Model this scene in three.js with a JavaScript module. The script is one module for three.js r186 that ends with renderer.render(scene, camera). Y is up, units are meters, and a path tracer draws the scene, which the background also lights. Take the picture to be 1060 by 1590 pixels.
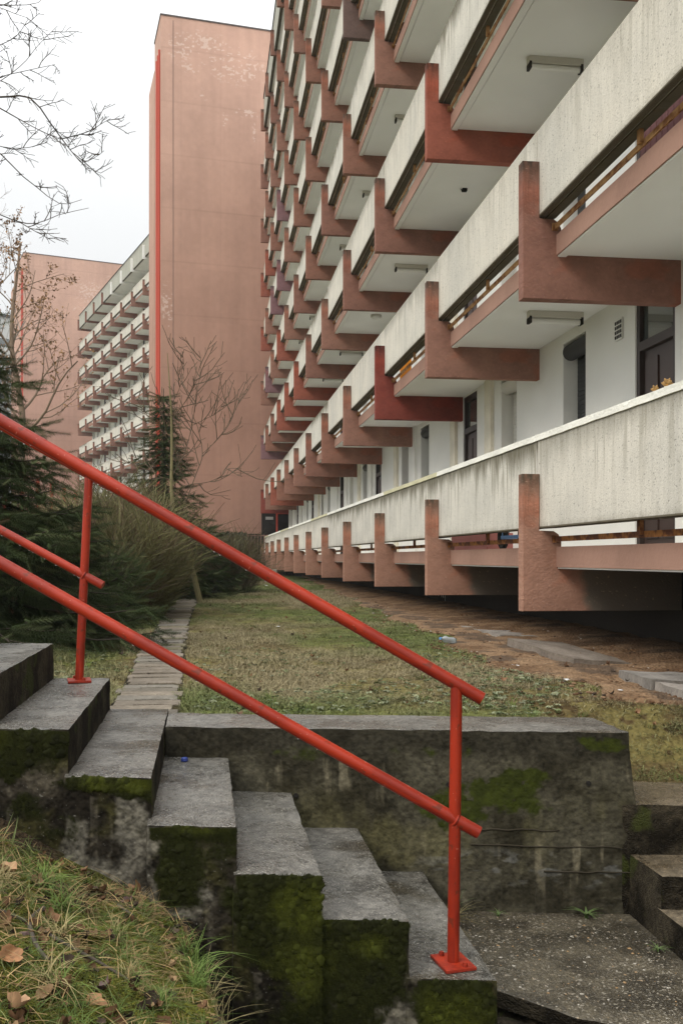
import * as THREE from 'three';
import { mergeGeometries, mergeVertices } from 'three/addons/utils/BufferGeometryUtils.js';

// ───────── camera, sky, sun, exposure ─────────
const W = 682, H = 1024;
const scene = new THREE.Scene();
const EYE = 1.65;                                   // eye height above the lower landing
const YAW = 7.73 * Math.PI / 180;
const camera = new THREE.PerspectiveCamera(2 * Math.atan(795 / 1546) * 180 / Math.PI, W / H, 0.05, 1500);
camera.position.set(0, EYE, 0);
camera.lookAt(Math.sin(YAW), EYE, -Math.cos(YAW));
camera.setViewOffset(1060, 1590, 0, -72, 1060, 1590);   // rising front: verticals stay vertical
camera.updateProjectionMatrix();

const renderer = new THREE.WebGLRenderer({ antialias: true });
renderer.setSize(W, H);
renderer.toneMapping = THREE.LinearToneMapping;
renderer.toneMappingExposure = 1.28;
renderer.shadowMap.enabled = true;
renderer.shadowMap.type = THREE.PCFSoftShadowMap;

// ---- seeded random + noise
function rng(seed) { let a = seed >>> 0; return () => { a = (a + 0x6D2B79F5) | 0; let t = Math.imul(a ^ (a >>> 15), 1 | a); t = (t + Math.imul(t ^ (t >>> 7), 61 | t)) ^ t; return ((t ^ (t >>> 14)) >>> 0) / 4294967296; }; }
function hash2(x, y, s) { let h = Math.imul(x, 374761393) + Math.imul(y, 668265263) + Math.imul(s, 2147483647 ^ 0x5bd1e995); h = Math.imul(h ^ (h >>> 13), 1274126177); return ((h ^ (h >>> 16)) >>> 0) / 4294967296; }
function vn(x, y, px, py, s) {                       // periodic value noise, period px, py (integers, 0 = none)
  const xi = Math.floor(x), yi = Math.floor(y); let fx = x - xi, fy = y - yi;
  fx = fx * fx * (3 - 2 * fx); fy = fy * fy * (3 - 2 * fy);
  const m = (v, p) => p ? ((v % p) + p) % p : v;
  const x0 = m(xi, px), x1 = m(xi + 1, px), y0 = m(yi, py), y1 = m(yi + 1, py);
  const a = hash2(x0, y0, s), b = hash2(x1, y0, s), c = hash2(x0, y1, s), d = hash2(x1, y1, s);
  return a + (b - a) * fx + (c - a) * fy + (a - b - c + d) * fx * fy;
}
function fbm(x, y, px, py, s, o = 4) { let v = 0, a = 0.5, t = 0; for (let i = 0; i < o; i++) { v += a * vn(x, y, px, py, s + i * 17); t += a; a *= 0.5; x *= 2; y *= 2; px *= 2; py *= 2; } return v / t; }
function n3(x, y, z, s) { const zi = Math.floor(z); let f = z - zi; f = f * f * (3 - 2 * f); return vn(x, y, 0, 0, s + zi * 31) * (1 - f) + vn(x, y, 0, 0, s + (zi + 1) * 31) * f; }
const clamp = (v, a = 0, b = 1) => v < a ? a : v > b ? b : v;
const ss = (a, b, v) => { const t = clamp((v - a) / (b - a)); return t * t * (3 - 2 * t); };
const mix = (a, b, t) => a + (b - a) * t;
const mix3 = (a, b, t) => [mix(a[0], b[0], t), mix(a[1], b[1], t), mix(a[2], b[2], t)];

{ // overcast sky: the standard overcast luminance, brighter towards the zenith, slight cloud mottling
  const w = 256, h = 128, d = new Float32Array(w * h * 4);
  for (let j = 0; j < h; j++) for (let i = 0; i < w; i++) {
    const el = ((j + 0.5) / h - 0.5) * Math.PI, s = Math.sin(el);
    const cl = 0.95 + 0.1 * fbm(i / w * 8, j / h * 8, 8, 0, 5, 4);
    let L = (0.69 + 3.3 * Math.pow(Math.max(0, s), 3.0)) * cl;
    if (s < 0) L *= Math.max(0.25, 1 + s * 3);
    const o = (j * w + i) * 4;
    d[o] = L * 0.985; d[o + 1] = L; d[o + 2] = L * 1.01; d[o + 3] = 1;
  }
  const t = new THREE.DataTexture(d, w, h, THREE.RGBAFormat, THREE.FloatType);
  t.mapping = THREE.EquirectangularReflectionMapping; t.magFilter = THREE.LinearFilter; t.minFilter = THREE.LinearFilter; t.wrapS = THREE.RepeatWrapping; t.needsUpdate = true;
  scene.background = t; scene.environment = t;
}
const sun = new THREE.DirectionalLight(0xfff4e6, 1.25);
sun.position.set(-44, 46, 26); sun.target.position.set(0, 0, -14);
sun.castShadow = true; sun.shadow.radius = 40; sun.shadow.mapSize.set(2048, 2048);
Object.assign(sun.shadow.camera, { left: -70, right: 70, top: 70, bottom: -70, near: 1, far: 220 });
scene.add(sun, sun.target);
scene.fog = new THREE.FogExp2(0xeef0f2, 0.0005);

// ───────── helpers ─────────
const used = new Map();
function numbered(n) { const k = used.get(n) || 0; used.set(n, k + 1); return k ? n + '_' + String(k).padStart(3, '0') : n; }
function shadows(o) { o.castShadow = true; o.receiveShadow = true; return o; }
function thing(name, label, category, pos, rotY = 0, group) {
  const o = new THREE.Group(); o.name = numbered(name); o.position.copy(pos); o.rotation.y = rotY;
  o.userData = { label, category }; if (group) o.userData.group = group; scene.add(o); return o;
}
function part(parent, name, geo, mat, kind) {
  const m = shadows(new THREE.Mesh(geo, mat)); m.name = name; if (kind) m.userData.kind = kind; parent.add(m); return m;
}
function struct(name, geo, mat, label, category = 'ground') {
  const m = shadows(new THREE.Mesh(geo, mat)); m.name = name; m.userData = { kind: 'structure', label, category }; scene.add(m); return m;
}
const V = (x, h, D) => new THREE.Vector3(x, h + EYE, -D);        // x right of camera, h above the eye, D along the facade
const cs = Math.cos(YAW), sn = Math.sin(YAW);
const CZ = (xc, zc) => [xc * cs + zc * sn, -xc * sn + zc * cs];  // lens axes to facade axes
function at(px, py, zc) { const [X, D] = CZ((px - 530) / 1546 * zc, zc); return V(X, (867 - py) / 1546 * zc, D); }
const rel = (g, o) => g.translate(-o.x, -o.y, -o.z);
function box(x0, x1, y0, y1, z0, z1) { const g = new THREE.BoxGeometry(x1 - x0, y1 - y0, Math.abs(z1 - z0)); g.translate((x0 + x1) / 2, (y0 + y1) / 2, (z0 + z1) / 2); return g; }
function uvBox(g, sc = 1, ou = 0, ov = 0) {           // metre-based uv by dominant normal
  if (g.index) g = g.toNonIndexed(); const p = g.attributes.position, n = p.count, uv = new Float32Array(n * 2);
  g.computeVertexNormals(); const N = g.attributes.normal;
  for (let i = 0; i < n; i++) {
    const ax = Math.abs(N.getX(i)), ay = Math.abs(N.getY(i)), az = Math.abs(N.getZ(i)); let u, v;
    if (ay >= ax && ay >= az) { u = p.getX(i); v = p.getZ(i); } else if (ax >= az) { u = p.getZ(i); v = p.getY(i); } else { u = p.getX(i); v = p.getY(i); }
    uv[2 * i] = u * sc + ou; uv[2 * i + 1] = v * sc + ov;
  }
  g.setAttribute('uv', new THREE.BufferAttribute(uv, 2)); return g;
}
const merge = a => mergeGeometries(a.map(g => { const q = g.index ? g.toNonIndexed() : g; for (const k of Object.keys(q.attributes)) if (!['position', 'normal', 'uv'].includes(k)) q.deleteAttribute(k); return q; }), false);
function tube(pts, r0, r1, seg = 6, rad = 6) {        // tapered tube through points, with end caps
  const c = new THREE.CatmullRomCurve3(pts), n = Math.max(1, seg), g = new THREE.TubeGeometry(c, n, 1, rad, false), p = g.attributes.position;
  for (let i = 0; i <= n; i++) { const o = c.getPointAt(i / n), r = mix(r0, r1, i / n); for (let j = 0; j <= rad; j++) { const k = i * (rad + 1) + j; p.setXYZ(k, o.x + (p.getX(k) - o.x) * r, o.y + (p.getY(k) - o.y) * r, o.z + (p.getZ(k) - o.z) * r); } }
  return g;
}
function rod(a, b, r, rad = 20) {
  const d = new THREE.Vector3().subVectors(b, a), L = d.length(), g = new THREE.CylinderGeometry(r, r, L, rad, 1); { const uv = g.attributes.uv; for (let i = 0; i < uv.count; i++) uv.setXY(i, uv.getX(i) * 0.16, uv.getY(i) * L); }
  g.applyQuaternion(new THREE.Quaternion().setFromUnitVectors(new THREE.Vector3(0, 1, 0), d.normalize())); g.translate((a.x + b.x) / 2, (a.y + b.y) / 2, (a.z + b.z) / 2); return g;
}
const toB = v => { v = clamp(v); return 255 * (v <= 0.0031308 ? 12.92 * v : 1.055 * Math.pow(v, 1 / 2.4) - 0.055); };
function tex(w, h, fn) {                              // fn(u, v) -> linear colour; v upward
  const d = new Uint8Array(w * h * 4);
  for (let j = 0; j < h; j++) for (let i = 0; i < w; i++) { const c = fn((i + 0.5) / w, (j + 0.5) / h), o = (j * w + i) * 4; d[o] = toB(c[0]); d[o + 1] = toB(c[1]); d[o + 2] = toB(c[2]); d[o + 3] = 255; }
  const t = new THREE.DataTexture(d, w, h, THREE.RGBAFormat); t.colorSpace = THREE.SRGBColorSpace; return setup(t);
}
function texG(w, h, fn) {                             // data map, grey
  const d = new Uint8Array(w * h * 4);
  for (let j = 0; j < h; j++) for (let i = 0; i < w; i++) { const c = clamp(fn((i + 0.5) / w, (j + 0.5) / h)) * 255, o = (j * w + i) * 4; d[o] = d[o + 1] = d[o + 2] = c; d[o + 3] = 255; }
  return setup(new THREE.DataTexture(d, w, h, THREE.RGBAFormat));
}
function setup(t) { t.wrapS = t.wrapT = THREE.RepeatWrapping; t.magFilter = THREE.LinearFilter; t.minFilter = THREE.LinearMipmapLinearFilter; t.generateMipmaps = true; t.needsUpdate = true; return t; }
const lin = (r, g, b) => new THREE.Color().setRGB(r, g, b);
const std = (o) => new THREE.MeshPhysicalMaterial({ specularIntensity: (o.roughness ?? 1) >= 0.85 ? 0.22 : 0.8, ...o });

// ───────── materials ─────────
const plasterBump = texG(512, 512, (u, v) => 0.6 * fbm(u * 24, v * 24, 24, 24, 3, 4) + 0.4 * fbm(u * 90, v * 90, 90, 90, 9, 2));
const paintTex = tex(512, 512, (u, v) => { const a = fbm(u * 5, v * 5, 5, 5, 21, 5), b = fbm(u * 40, v * 40, 40, 40, 22, 3); const k = 0.80 + 0.30 * a + 0.1 * (b - 0.5); return [k * 0.97, k * 0.97, k * 0.97]; });
function panelTex(seed, grime, warm) {                // cast concrete slab: fine vertical grain, pits, run-off from the top edge; 4 m x 0.84 m
  return tex(1152, 288, (u, v) => {
    const fine = fbm(u * 420, v * 5, 420, 5, seed, 3), mid = fbm(u * 60, v * 2, 60, 2, seed + 5, 3), big = fbm(u * 6, v * 2, 6, 2, seed + 9, 4), sp = vn(u * 700, v * 170, 700, 170, seed + 13), pit = vn(u * 380, v * 90, 380, 90, seed + 19);
    let k = 0.86 + 0.13 * (fine - 0.5) + 0.13 * (mid - 0.5) + 0.22 * (big - 0.5) + 0.10 * (sp - 0.5); k -= 0.42 * ss(0.80, 0.94, pit);
    let c = mix3([0.66 * k, 0.635 * k, 0.56 * k], [0.69 * k, 0.635 * k, 0.53 * k], warm * big);
    const len = 0.10 + 0.75 * Math.pow(fbm(u * 26, 0.3, 26, 1, seed + 31, 3), 1.4) * (0.4 + 1.0 * fbm(u * 4, 0.7, 4, 1, seed + 37, 2));
    const g = grime * ss(1 - len, 1.02, v) * (0.45 + 0.75 * fbm(u * 140, v * 3, 140, 3, seed + 41, 3));
    c = mix3(c, [0.13, 0.118, 0.08], clamp(g * 1.15, 0, 0.92)); const rs = ss(0.56, 0.74, fbm(u * 90, v * 1.6, 90, 2, seed + 53, 3)) * (0.25 + 0.75 * ss(0.2, 0.9, v)); c = mix3(c, [0.26, 0.24, 0.185], rs * (0.22 + 0.5 * grime));
    const low = ss(0.10, 0.0, v) * fbm(u * 60, 0.5, 60, 1, seed + 47, 3); c = mix3(c, [0.22, 0.20, 0.15], 0.7 * low); if (v < 0.022) c = mix3(c, [0.085, 0.07, 0.042], 0.88);
    return c;
  });
}
const concreteBump = texG(512, 512, (u, v) => 0.5 * fbm(u * 30, v * 30, 30, 30, 51, 4) + 0.5 * vn(u * 120, v * 120, 120, 120, 52));
const panelBump = texG(1024, 256, (u, v) => 0.6 * fbm(u * 300, v * 20, 300, 20, 55, 3) + 0.4 * vn(u * 500, v * 120, 500, 120, 56));
const M = {};
M.panel = std({ map: panelTex(100, 0.5, 0.5), bumpMap: panelBump, bumpScale: 0.003, roughness: 0.92 });
M.panelOld = std({ map: panelTex(200, 1.1, 0.2), bumpMap: panelBump, bumpScale: 0.003, roughness: 0.92 });
M.panelClean = std({ map: panelTex(300, 0.2, 0.8), bumpMap: panelBump, bumpScale: 0.003, roughness: 0.92 });
const roofTex = panelTex(400, 0.6, 0);
M.panelRoof = std({ map: roofTex, color: lin(0.72, 0.74, 0.72), roughness: 0.92 });
M.coping = std({ map: paintTex, bumpMap: plasterBump, bumpScale: 0.006, color: lin(0.86, 0.85, 0.76), roughness: 0.85 });
M.copingOld = std({ map: paintTex, bumpMap: plasterBump, bumpScale: 0.006, color: lin(0.60, 0.57, 0.38), roughness: 0.9 });
const bracketTex = (grey) => tex(512, 512, (u, v) => {  // u across 1.5 m from the outer edge, v over the height
  const a = fbm(u * 6, v * 6, 0, 0, 61, 5), b = fbm(u * 46, v * 46, 0, 0, 62, 3);
  let k = 0.82 + 0.5 * (a - 0.5) + 0.2 * (b - 0.5); let c = [k, k, k]; c = mix3(c, [k * 1.12, k * 0.9, k * 0.82], ss(0.5, 0.65, fbm(u * 4 + 3, v * 4 + 3, 0, 0, 69, 4)));
  const top = ss(0.86 - 0.16 * fbm(u * 40, 1.5, 0, 0, 63, 3), 1.0, v) * (0.5 + 0.8 * fbm(u * 60, v * 20, 0, 0, 64, 3)); c = mix3(c, [0.22, 0.30, 0.30], clamp(top * 0.95));
  const runs = ss(0.58, 0.8, fbm(u * 60, v * 4, 0, 0, 65, 3)) * ss(0.55, 0.95, v); c = mix3(c, [0.42, 0.42, 0.4], 0.55 * runs);
  if (grey) { const e = ss(0.34, 0.42, u + 0.10 * (fbm(u * 8, v * 8, 0, 0, 66, 3) - 0.5)); c = mix3(c, [0.40, 0.62, 0.70], e); }
  const chip = ss(0.80, 0.86, fbm(u * 70, v * 70, 0, 0, 67, 2)); c = mix3(c, [1.5, 1.9, 2.0], 0.35 * chip);
  return [c[0] * 0.95, c[1] * 0.95, c[2] * 0.95];
});
const bt0 = bracketTex(false), bt1 = bracketTex(true);
const brk = (r, g, b, t = bt0) => std({ map: t, bumpMap: plasterBump, bumpScale: 0.0075, color: lin(r, g, b), roughness: 0.88 });
M.brackets = [brk(0.318, 0.168, 0.124), brk(0.300, 0.150, 0.107), brk(0.280, 0.142, 0.106)];
M.bracketGrey = brk(0.40, 0.222, 0.158, bt1);
M.bracketRed = brk(0.335, 0.112, 0.075); M.bracketDark = brk(0.25, 0.066, 0.05); M.bracketPurple = brk(0.25, 0.14, 0.15); M.bracketOrange = brk(0.52, 0.19, 0.10); M.bracketSoot = brk(0.17, 0.115, 0.10);
M.fascia = std({ map: paintTex, bumpMap: plasterBump, bumpScale: 0.004, color: lin(0.38, 0.23, 0.175), roughness: 0.88 });
M.soffit = std({ map: tex(512, 512, (u, v) => { const k = 0.86 + 0.12 * fbm(u * 4, v * 4, 4, 4, 71, 5) - 0.3 * ss(0.72, 0.9, fbm(u * 3, v * 3, 3, 3, 72, 4)); return [0.88 * k, 0.875 * k, 0.84 * k]; }), roughness: 0.9 });
M.wall = std({ map: tex(512, 512, (u, v) => { const k = 0.84 + 0.16 * fbm(u * 3, v * 5, 3, 5, 75, 5); return [0.86 * k, 0.85 * k, 0.80 * k]; }), bumpMap: plasterBump, bumpScale: 0.003, roughness: 0.9 });
M.wallWarm = std({ map: paintTex, color: lin(0.78, 0.73, 0.60), roughness: 0.9 });
M.base = std({ map: paintTex, bumpMap: concreteBump, bumpScale: 0.004, color: lin(0.045, 0.040, 0.034), roughness: 0.95 });
M.rust = std({ map: tex(256, 256, (u, v) => mix3([0.34, 0.15, 0.05], [0.12, 0.05, 0.03], ss(0.35, 0.65, fbm(u * 12, v * 12, 12, 12, 81, 5)))), bumpMap: concreteBump, bumpScale: 0.002, roughness: 0.85, metalness: 0.1 });
M.rustTan = std({ map: tex(256, 256, (u, v) => mix3([0.42, 0.235, 0.10], [0.20, 0.085, 0.035], ss(0.42, 0.72, fbm(u * 12, v * 12, 12, 12, 83, 5)))), bumpMap: concreteBump, bumpScale: 0.002, roughness: 0.88 });
M.door = std({ color: lin(0.050, 0.031, 0.026), roughness: 0.45 });
M.doorFrame = std({ color: lin(0.038, 0.026, 0.022), roughness: 0.5 });
M.doorRed = std({ color: lin(0.16, 0.06, 0.055), roughness: 0.6 });
M.shutterDark = std({ color: lin(0.035, 0.036, 0.036), roughness: 0.6 });
M.shutterPale = std({ color: lin(0.62, 0.60, 0.54), roughness: 0.6 });
M.glass = new THREE.MeshPhysicalMaterial({ color: lin(0.08, 0.09, 0.085), roughness: 0.06, metalness: 0, clearcoat: 1, clearcoatRoughness: 0.03 });
M.metal = std({ color: lin(0.45, 0.44, 0.42), roughness: 0.35, metalness: 0.8 });
M.lampBody = std({ color: lin(0.55, 0.52, 0.45), roughness: 0.6 });
M.lampTube = std({ color: lin(0.74, 0.73, 0.68), roughness: 0.3 });
M.dark = std({ color: lin(0.02, 0.018, 0.016), roughness: 0.9 });
M.redPaint = new THREE.MeshPhysicalMaterial({ map: tex(512, 512, (u, v) => { const a = fbm(u * 6, v * 6, 6, 6, 91, 5), b = vn(u * 90, v * 90, 90, 90, 93); let c = mix3([0.325, 0.029, 0.010], [0.20, 0.018, 0.008], ss(0.3, 0.7, a)); c = mix3(c, [0.60, 0.32, 0.25], 0.7 * ss(0.962, 0.985, b)); c = mix3(c, [0.10, 0.026, 0.014], 0.7 * ss(0.70, 0.80, fbm(u * 30, v * 30, 30, 30, 95, 4))); return c; }), roughness: 0.42, specularIntensity: 0.5, clearcoat: 0.06, clearcoatRoughness: 0.35, bumpMap: plasterBump, bumpScale: 0.0012 });
M.redTrim = std({ map: paintTex, color: lin(0.48, 0.065, 0.035), roughness: 0.7 });
M.water = new THREE.MeshPhysicalMaterial({ color: 0xffffff, roughness: 0.02, transmission: 1, thickness: 0.01, ior: 1.33 });
M.bark = std({ map: paintTex, color: lin(0.075, 0.062, 0.05), roughness: 0.95 });
M.barkFar = std({ color: lin(0.13, 0.11, 0.095), roughness: 0.95 });
M.barkGreen = std({ map: paintTex, color: lin(0.23, 0.205, 0.105), roughness: 0.95 });

// tower faces: faint slab joints, patched paint, peeled spots down to white filler
function towerTex(wm, hm, spots, seed) {
  return tex(640, 1280, (u, v) => {
    const x = u * wm, y = v * hm;
    const a = fbm(x * 0.5, y * 0.5, 0, 0, seed, 5), b = fbm(x * 5, y * 5, 0, 0, seed + 3, 4), st = fbm(x * 3, y * 0.18, 0, 0, seed + 6, 4);
    let k = 0.84 + 0.22 * (a - 0.5) + 0.10 * (b - 0.5) + 0.14 * (st - 0.5);
    const pan = hash2(Math.floor(x / 2.1), Math.floor(y / 2.8), seed); k *= 0.97 + 0.06 * pan;
    const jy = Math.abs(((y + 1.1) % 2.8) - 1.4), jx = Math.abs((x % 2.1) - 1.05);
    k *= 1 - 0.10 * ss(0.07, 0.01, jy) * (0.3 + fbm(x, y, 0, 0, seed + 8, 2)); k *= 1 - 0.05 * ss(0.05, 0.01, jx);
    let c = mix3([0.43 * k, 0.248 * k, 0.185 * k], [0.61 * k, 0.388 * k, 0.303 * k], ss(0.15, 0.95, v));
    for (const [sx, sy, rx, ry, q] of spots) { const d = Math.hypot((x - sx) / rx, (y - sy) / ry); if (d < 1.5) { const m = ss(0.62, 0.72, fbm(x * 7, y * 9, 0, 0, seed + 11, 5) + 0.16 * (1 - d) * q); c = mix3(c, [0.68, 0.54, 0.47], 0.5 * m * ss(1.5, 0.7, d)); } }
    return c;
  });
}

// ───────── concrete of the stairs and the retaining wall ─────────
const MOSS = [ // x, h, rx, rh, strength – where moss grows on the stair side
  [0.27, -1.28, 0.26, 0.22, 1.1], [0.55, -1.42, 0.26, 0.24, 1.1], [0.42, -1.60, 0.35, 0.22, 0.8], [0.88, -1.62, 0.20, 0.16, 1.2], [0.0, -1.05, 0.2, 0.16, 0.55], [-0.35, -0.84, 0.25, 0.05, 0.9], [-0.75, -0.72, 0.35, 0.12, 0.9], [-0.62, -1.0, 0.2, 0.2, 0.5], [0.25, -1.12, 0.16, 0.04, 1.3], [-0.05, -1.1, 0.12, 0.2, 0.9]];
function mossAt(x, h) { x += 0.16 * (fbm(x * 7 + 9, h * 7 + 3, 0, 0, 133, 4) - 0.5); h += 0.16 * (fbm(x * 7 + 39, h * 7 + 23, 0, 0, 135, 4) - 0.5); let m = 0; for (const [a, b, rx, rh, s] of MOSS) { const d = Math.hypot((x - a) / rx, (h - b) / rh); m = Math.max(m, s * ss(1.25, 0.35, d)); } return m * (0.1 + 1.5 * fbm(x * 9 + 40, h * 9 + 40, 0, 0, 131, 5)); }
const BRIGHT = [[0.36, -1.22, 0.16, 0.12], [0.32, -1.42, 0.16, 0.14], [0.56, -1.36, 0.1, 0.06], [0.86, -1.58, 0.16, 0.12], [-0.3, -0.83, 0.2, 0.03], [-0.05, -0.965, 0.14, 0.02], [-0.9, -0.70, 0.2, 0.10]];
function mossBright(x, h) { let m = 0.12; for (const [p, q, rx, rh] of BRIGHT) { const d = Math.hypot((x - p) / rx, (h - q) / rh) + 1.2 * (fbm(x * 12 + 5, h * 12 + 5, 0, 0, 137, 4) - 0.5); m = Math.max(m, ss(1.3, 0.2, d)); } return clamp(m * (0.1 + 1.5 * fbm(x * 26 + 60, h * 26 + 60, 0, 0, 139, 4))); }
const SIDE = { x0: -1.7, w: 3.0, h0: -2.0, hh: 1.65 };
const sideTex = tex(1500, 825, (u, v) => {
  const x = SIDE.x0 + u * SIDE.w, h = SIDE.h0 + v * SIDE.hh;
  const a = fbm(x * 5, h * 5, 0, 0, 141, 5), b = fbm(x * 60, h * 60, 0, 0, 143, 3), st = fbm(x * 22, h * 2.5, 0, 0, 145, 4);
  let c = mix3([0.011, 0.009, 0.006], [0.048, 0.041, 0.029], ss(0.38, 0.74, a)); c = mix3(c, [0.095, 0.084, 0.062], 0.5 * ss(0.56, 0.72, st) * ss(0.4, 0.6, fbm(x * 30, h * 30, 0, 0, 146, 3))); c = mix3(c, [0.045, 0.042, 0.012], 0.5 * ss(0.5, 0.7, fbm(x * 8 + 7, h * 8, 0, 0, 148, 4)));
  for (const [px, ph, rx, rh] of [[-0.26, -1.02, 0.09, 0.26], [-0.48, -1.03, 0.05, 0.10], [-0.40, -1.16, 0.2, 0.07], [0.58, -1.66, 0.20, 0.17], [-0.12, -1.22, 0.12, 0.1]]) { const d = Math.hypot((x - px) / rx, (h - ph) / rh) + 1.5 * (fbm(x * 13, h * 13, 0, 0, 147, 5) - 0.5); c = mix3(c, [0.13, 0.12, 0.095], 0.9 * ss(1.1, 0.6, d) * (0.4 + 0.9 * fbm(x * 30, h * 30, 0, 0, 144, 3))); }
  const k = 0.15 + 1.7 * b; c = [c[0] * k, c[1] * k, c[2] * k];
  const m = mossAt(x, h); const mc = mix3([0.009, 0.010, 0.003], [0.040, 0.047, 0.006], mossBright(x, h)); c = mix3(c, mc, ss(0.3, 0.6, m));
  const sp = vn(x * 150, h * 150, 0, 0, 151); if (m < 0.5) c = mix3(c, [0.24, 0.23, 0.2], 0.6 * ss(0.93, 0.98, sp));
  return c;
});
const sideBump = texG(1000, 550, (u, v) => { const x = SIDE.x0 + u * SIDE.w, h = SIDE.h0 + v * SIDE.hh; return clamp(0.45 * fbm(x * 12, h * 12, 0, 0, 153, 5) + 0.35 * fbm(x * 70, h * 70, 0, 0, 155, 3) + 0.3 * ss(0.3, 0.7, mossAt(x, h))); });
M.side = std({ map: sideTex, bumpMap: sideBump, bumpScale: 0.022, roughness: 0.93 });
const treadTex = tex(1024, 1024, (u, v) => {
  const a = fbm(u * 5, v * 5, 5, 5, 161, 5), b = fbm(u * 50, v * 50, 50, 50, 163, 3), sp = vn(u * 210, v * 210, 210, 210, 165), sp2 = vn(u * 130, v * 130, 130, 130, 167);
  let k = 0.72 + 0.75 * (a - 0.5) + 0.9 * (b - 0.5); let c = [0.150 * k, 0.141 * k, 0.122 * k]; c = mix3(c, [0.068 * k, 0.058 * k, 0.042 * k], ss(0.56, 0.72, fbm(u * 3, v * 3, 3, 3, 169, 4)));
  c = mix3(c, [0.34, 0.32, 0.27], 0.8 * ss(0.80, 0.92, sp)); c = mix3(c, [0.045, 0.042, 0.036], 0.6 * ss(0.84, 0.93, sp2));
  return c;
});
const tex0 = tex(512, 512, (u, v) => { const a = fbm(u * 6, v * 6, 6, 6, 421, 5), b = fbm(u * 60, v * 60, 60, 60, 423, 3); const k = 0.16 + 0.22 * a + 0.16 * (b - 0.5); return [k, k, k]; });
const treadRough = texG(512, 512, (u, v) => 0.17 + 0.38 * ss(0.3, 0.7, fbm(u * 4, v * 4, 4, 4, 171, 4)) + 0.2 * (vn(u * 120, v * 120, 120, 120, 173) - 0.5));
const treadBump = texG(1024, 1024, (u, v) => 0.5 * fbm(u * 16, v * 16, 16, 16, 175, 4) + 0.5 * vn(u * 210, v * 210, 210, 210, 165));
M.tread = std({ specularIntensity: 1, map: treadTex, roughnessMap: treadRough, roughness: 1, bumpMap: treadBump, bumpScale: 0.006 });
M.treadWarm = std({ specularIntensity: 0.8, map: treadTex, color: lin(0.95, 0.80, 0.60), roughnessMap: treadRough, roughness: 1, bumpMap: treadBump, bumpScale: 0.007 });
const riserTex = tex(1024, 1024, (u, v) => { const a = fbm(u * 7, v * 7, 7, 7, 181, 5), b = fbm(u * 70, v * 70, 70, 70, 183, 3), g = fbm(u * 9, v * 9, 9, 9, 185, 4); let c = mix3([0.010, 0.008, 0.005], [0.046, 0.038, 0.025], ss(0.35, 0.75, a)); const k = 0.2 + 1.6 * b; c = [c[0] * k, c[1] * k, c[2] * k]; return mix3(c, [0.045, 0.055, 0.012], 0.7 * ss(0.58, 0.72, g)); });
M.riser = std({ map: riserTex, bumpMap: treadBump, bumpScale: 0.010, roughness: 0.92 });
const RW = { x0: -0.35, w: 2.5, h0: -1.75, hh: 1.0 };
const wallTex = tex(1900, 760, (u, v) => {
  const x = RW.x0 + u * RW.w, h = RW.h0 + v * RW.hh;
  const a = fbm(x * 5, h * 7, 0, 0, 191, 5), b = fbm(x * 60, h * 60, 0, 0, 193, 3), st = fbm(x * 20, h * 3, 0, 0, 195, 4), gr = fbm(x * 4, h * 60, 0, 0, 196, 3);
  let c = mix3([0.026, 0.023, 0.014], [0.068, 0.062, 0.042], ss(0.30, 0.80, a)); c = mix3(c, [0.085, 0.078, 0.055], 0.22 * ss(0.55, 0.7, fbm(x * 26, h * 26, 0, 0, 192, 4))); c = mix3(c, [0.018, 0.016, 0.011], 0.6 * ss(-0.93, -0.83, h + 0.10 * fbm(x * 12, 1, 0, 0, 194, 3)));
  const zone = ss(-0.88, -1.0, h) * ss(-1.7, -1.35, h); c = mix3(c, [0.17, 0.15, 0.10], 0.7 * zone * ss(0.58, 0.74, st) * ss(0.40, 0.6, fbm(x * 3, h * 5, 0, 0, 206, 3)));
  c = mix3(c, [0.11, 0.10, 0.045], 0.5 * ss(0.55, 0.75, fbm(x * 6, h * 3, 0, 0, 197, 4)) * ss(-1.0, -1.3, h));
  c = mix3(c, [0.15, 0.15, 0.14], 0.5 * ss(0.60, 0.72, fbm(x * 12, h * 22, 0, 0, 198, 4)) * ss(0.12, 0.02, Math.abs(h + 1.44)) * ss(0.9, 1.2, x));
  const k = 0.35 + 1.25 * b + 0.06 * gr; c = [c[0] * k, c[1] * k, c[2] * k];
  for (const [mx, mh, rx, rh, s] of [[1.38, -1.10, 0.26, 0.14, 1.2], [1.20, -1.18, 0.2, 0.12, 1.1], [1.0, -0.9, 0.3, 0.06, 0.6], [1.8, -0.86, 0.16, 0.05, 0.7], [0.4, -0.92, 0.4, 0.06, 0.5], [0.7, -1.5, 0.5, 0.1, 0.45]]) { const d = Math.hypot((x - mx) / rx, (h - mh) / rh) + 1.1 * (fbm(x * 10, h * 10, 0, 0, 200, 4) - 0.5); const m = s * ss(1.3, 0.2, d) * (0.1 + 1.5 * fbm(x * 24, h * 24, 0, 0, 199, 4)); c = mix3(c, mix3([0.018, 0.022, 0.005], [0.045, 0.056, 0.008], fbm(x * 40, h * 40, 0, 0, 208, 3)), ss(0.35, 0.7, m)); }
  const lr = Math.abs(vn(x * 26, h * 26, 0, 0, 201) - 0.55); c = mix3(c, [0.14, 0.13, 0.10], 0.18 * ss(0.06, 0.01, lr) * ss(0.5, 0.65, fbm(x * 5, h * 5, 0, 0, 203, 3)) * ss(-1.25, -1.4, h));
  return c;
});
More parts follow.
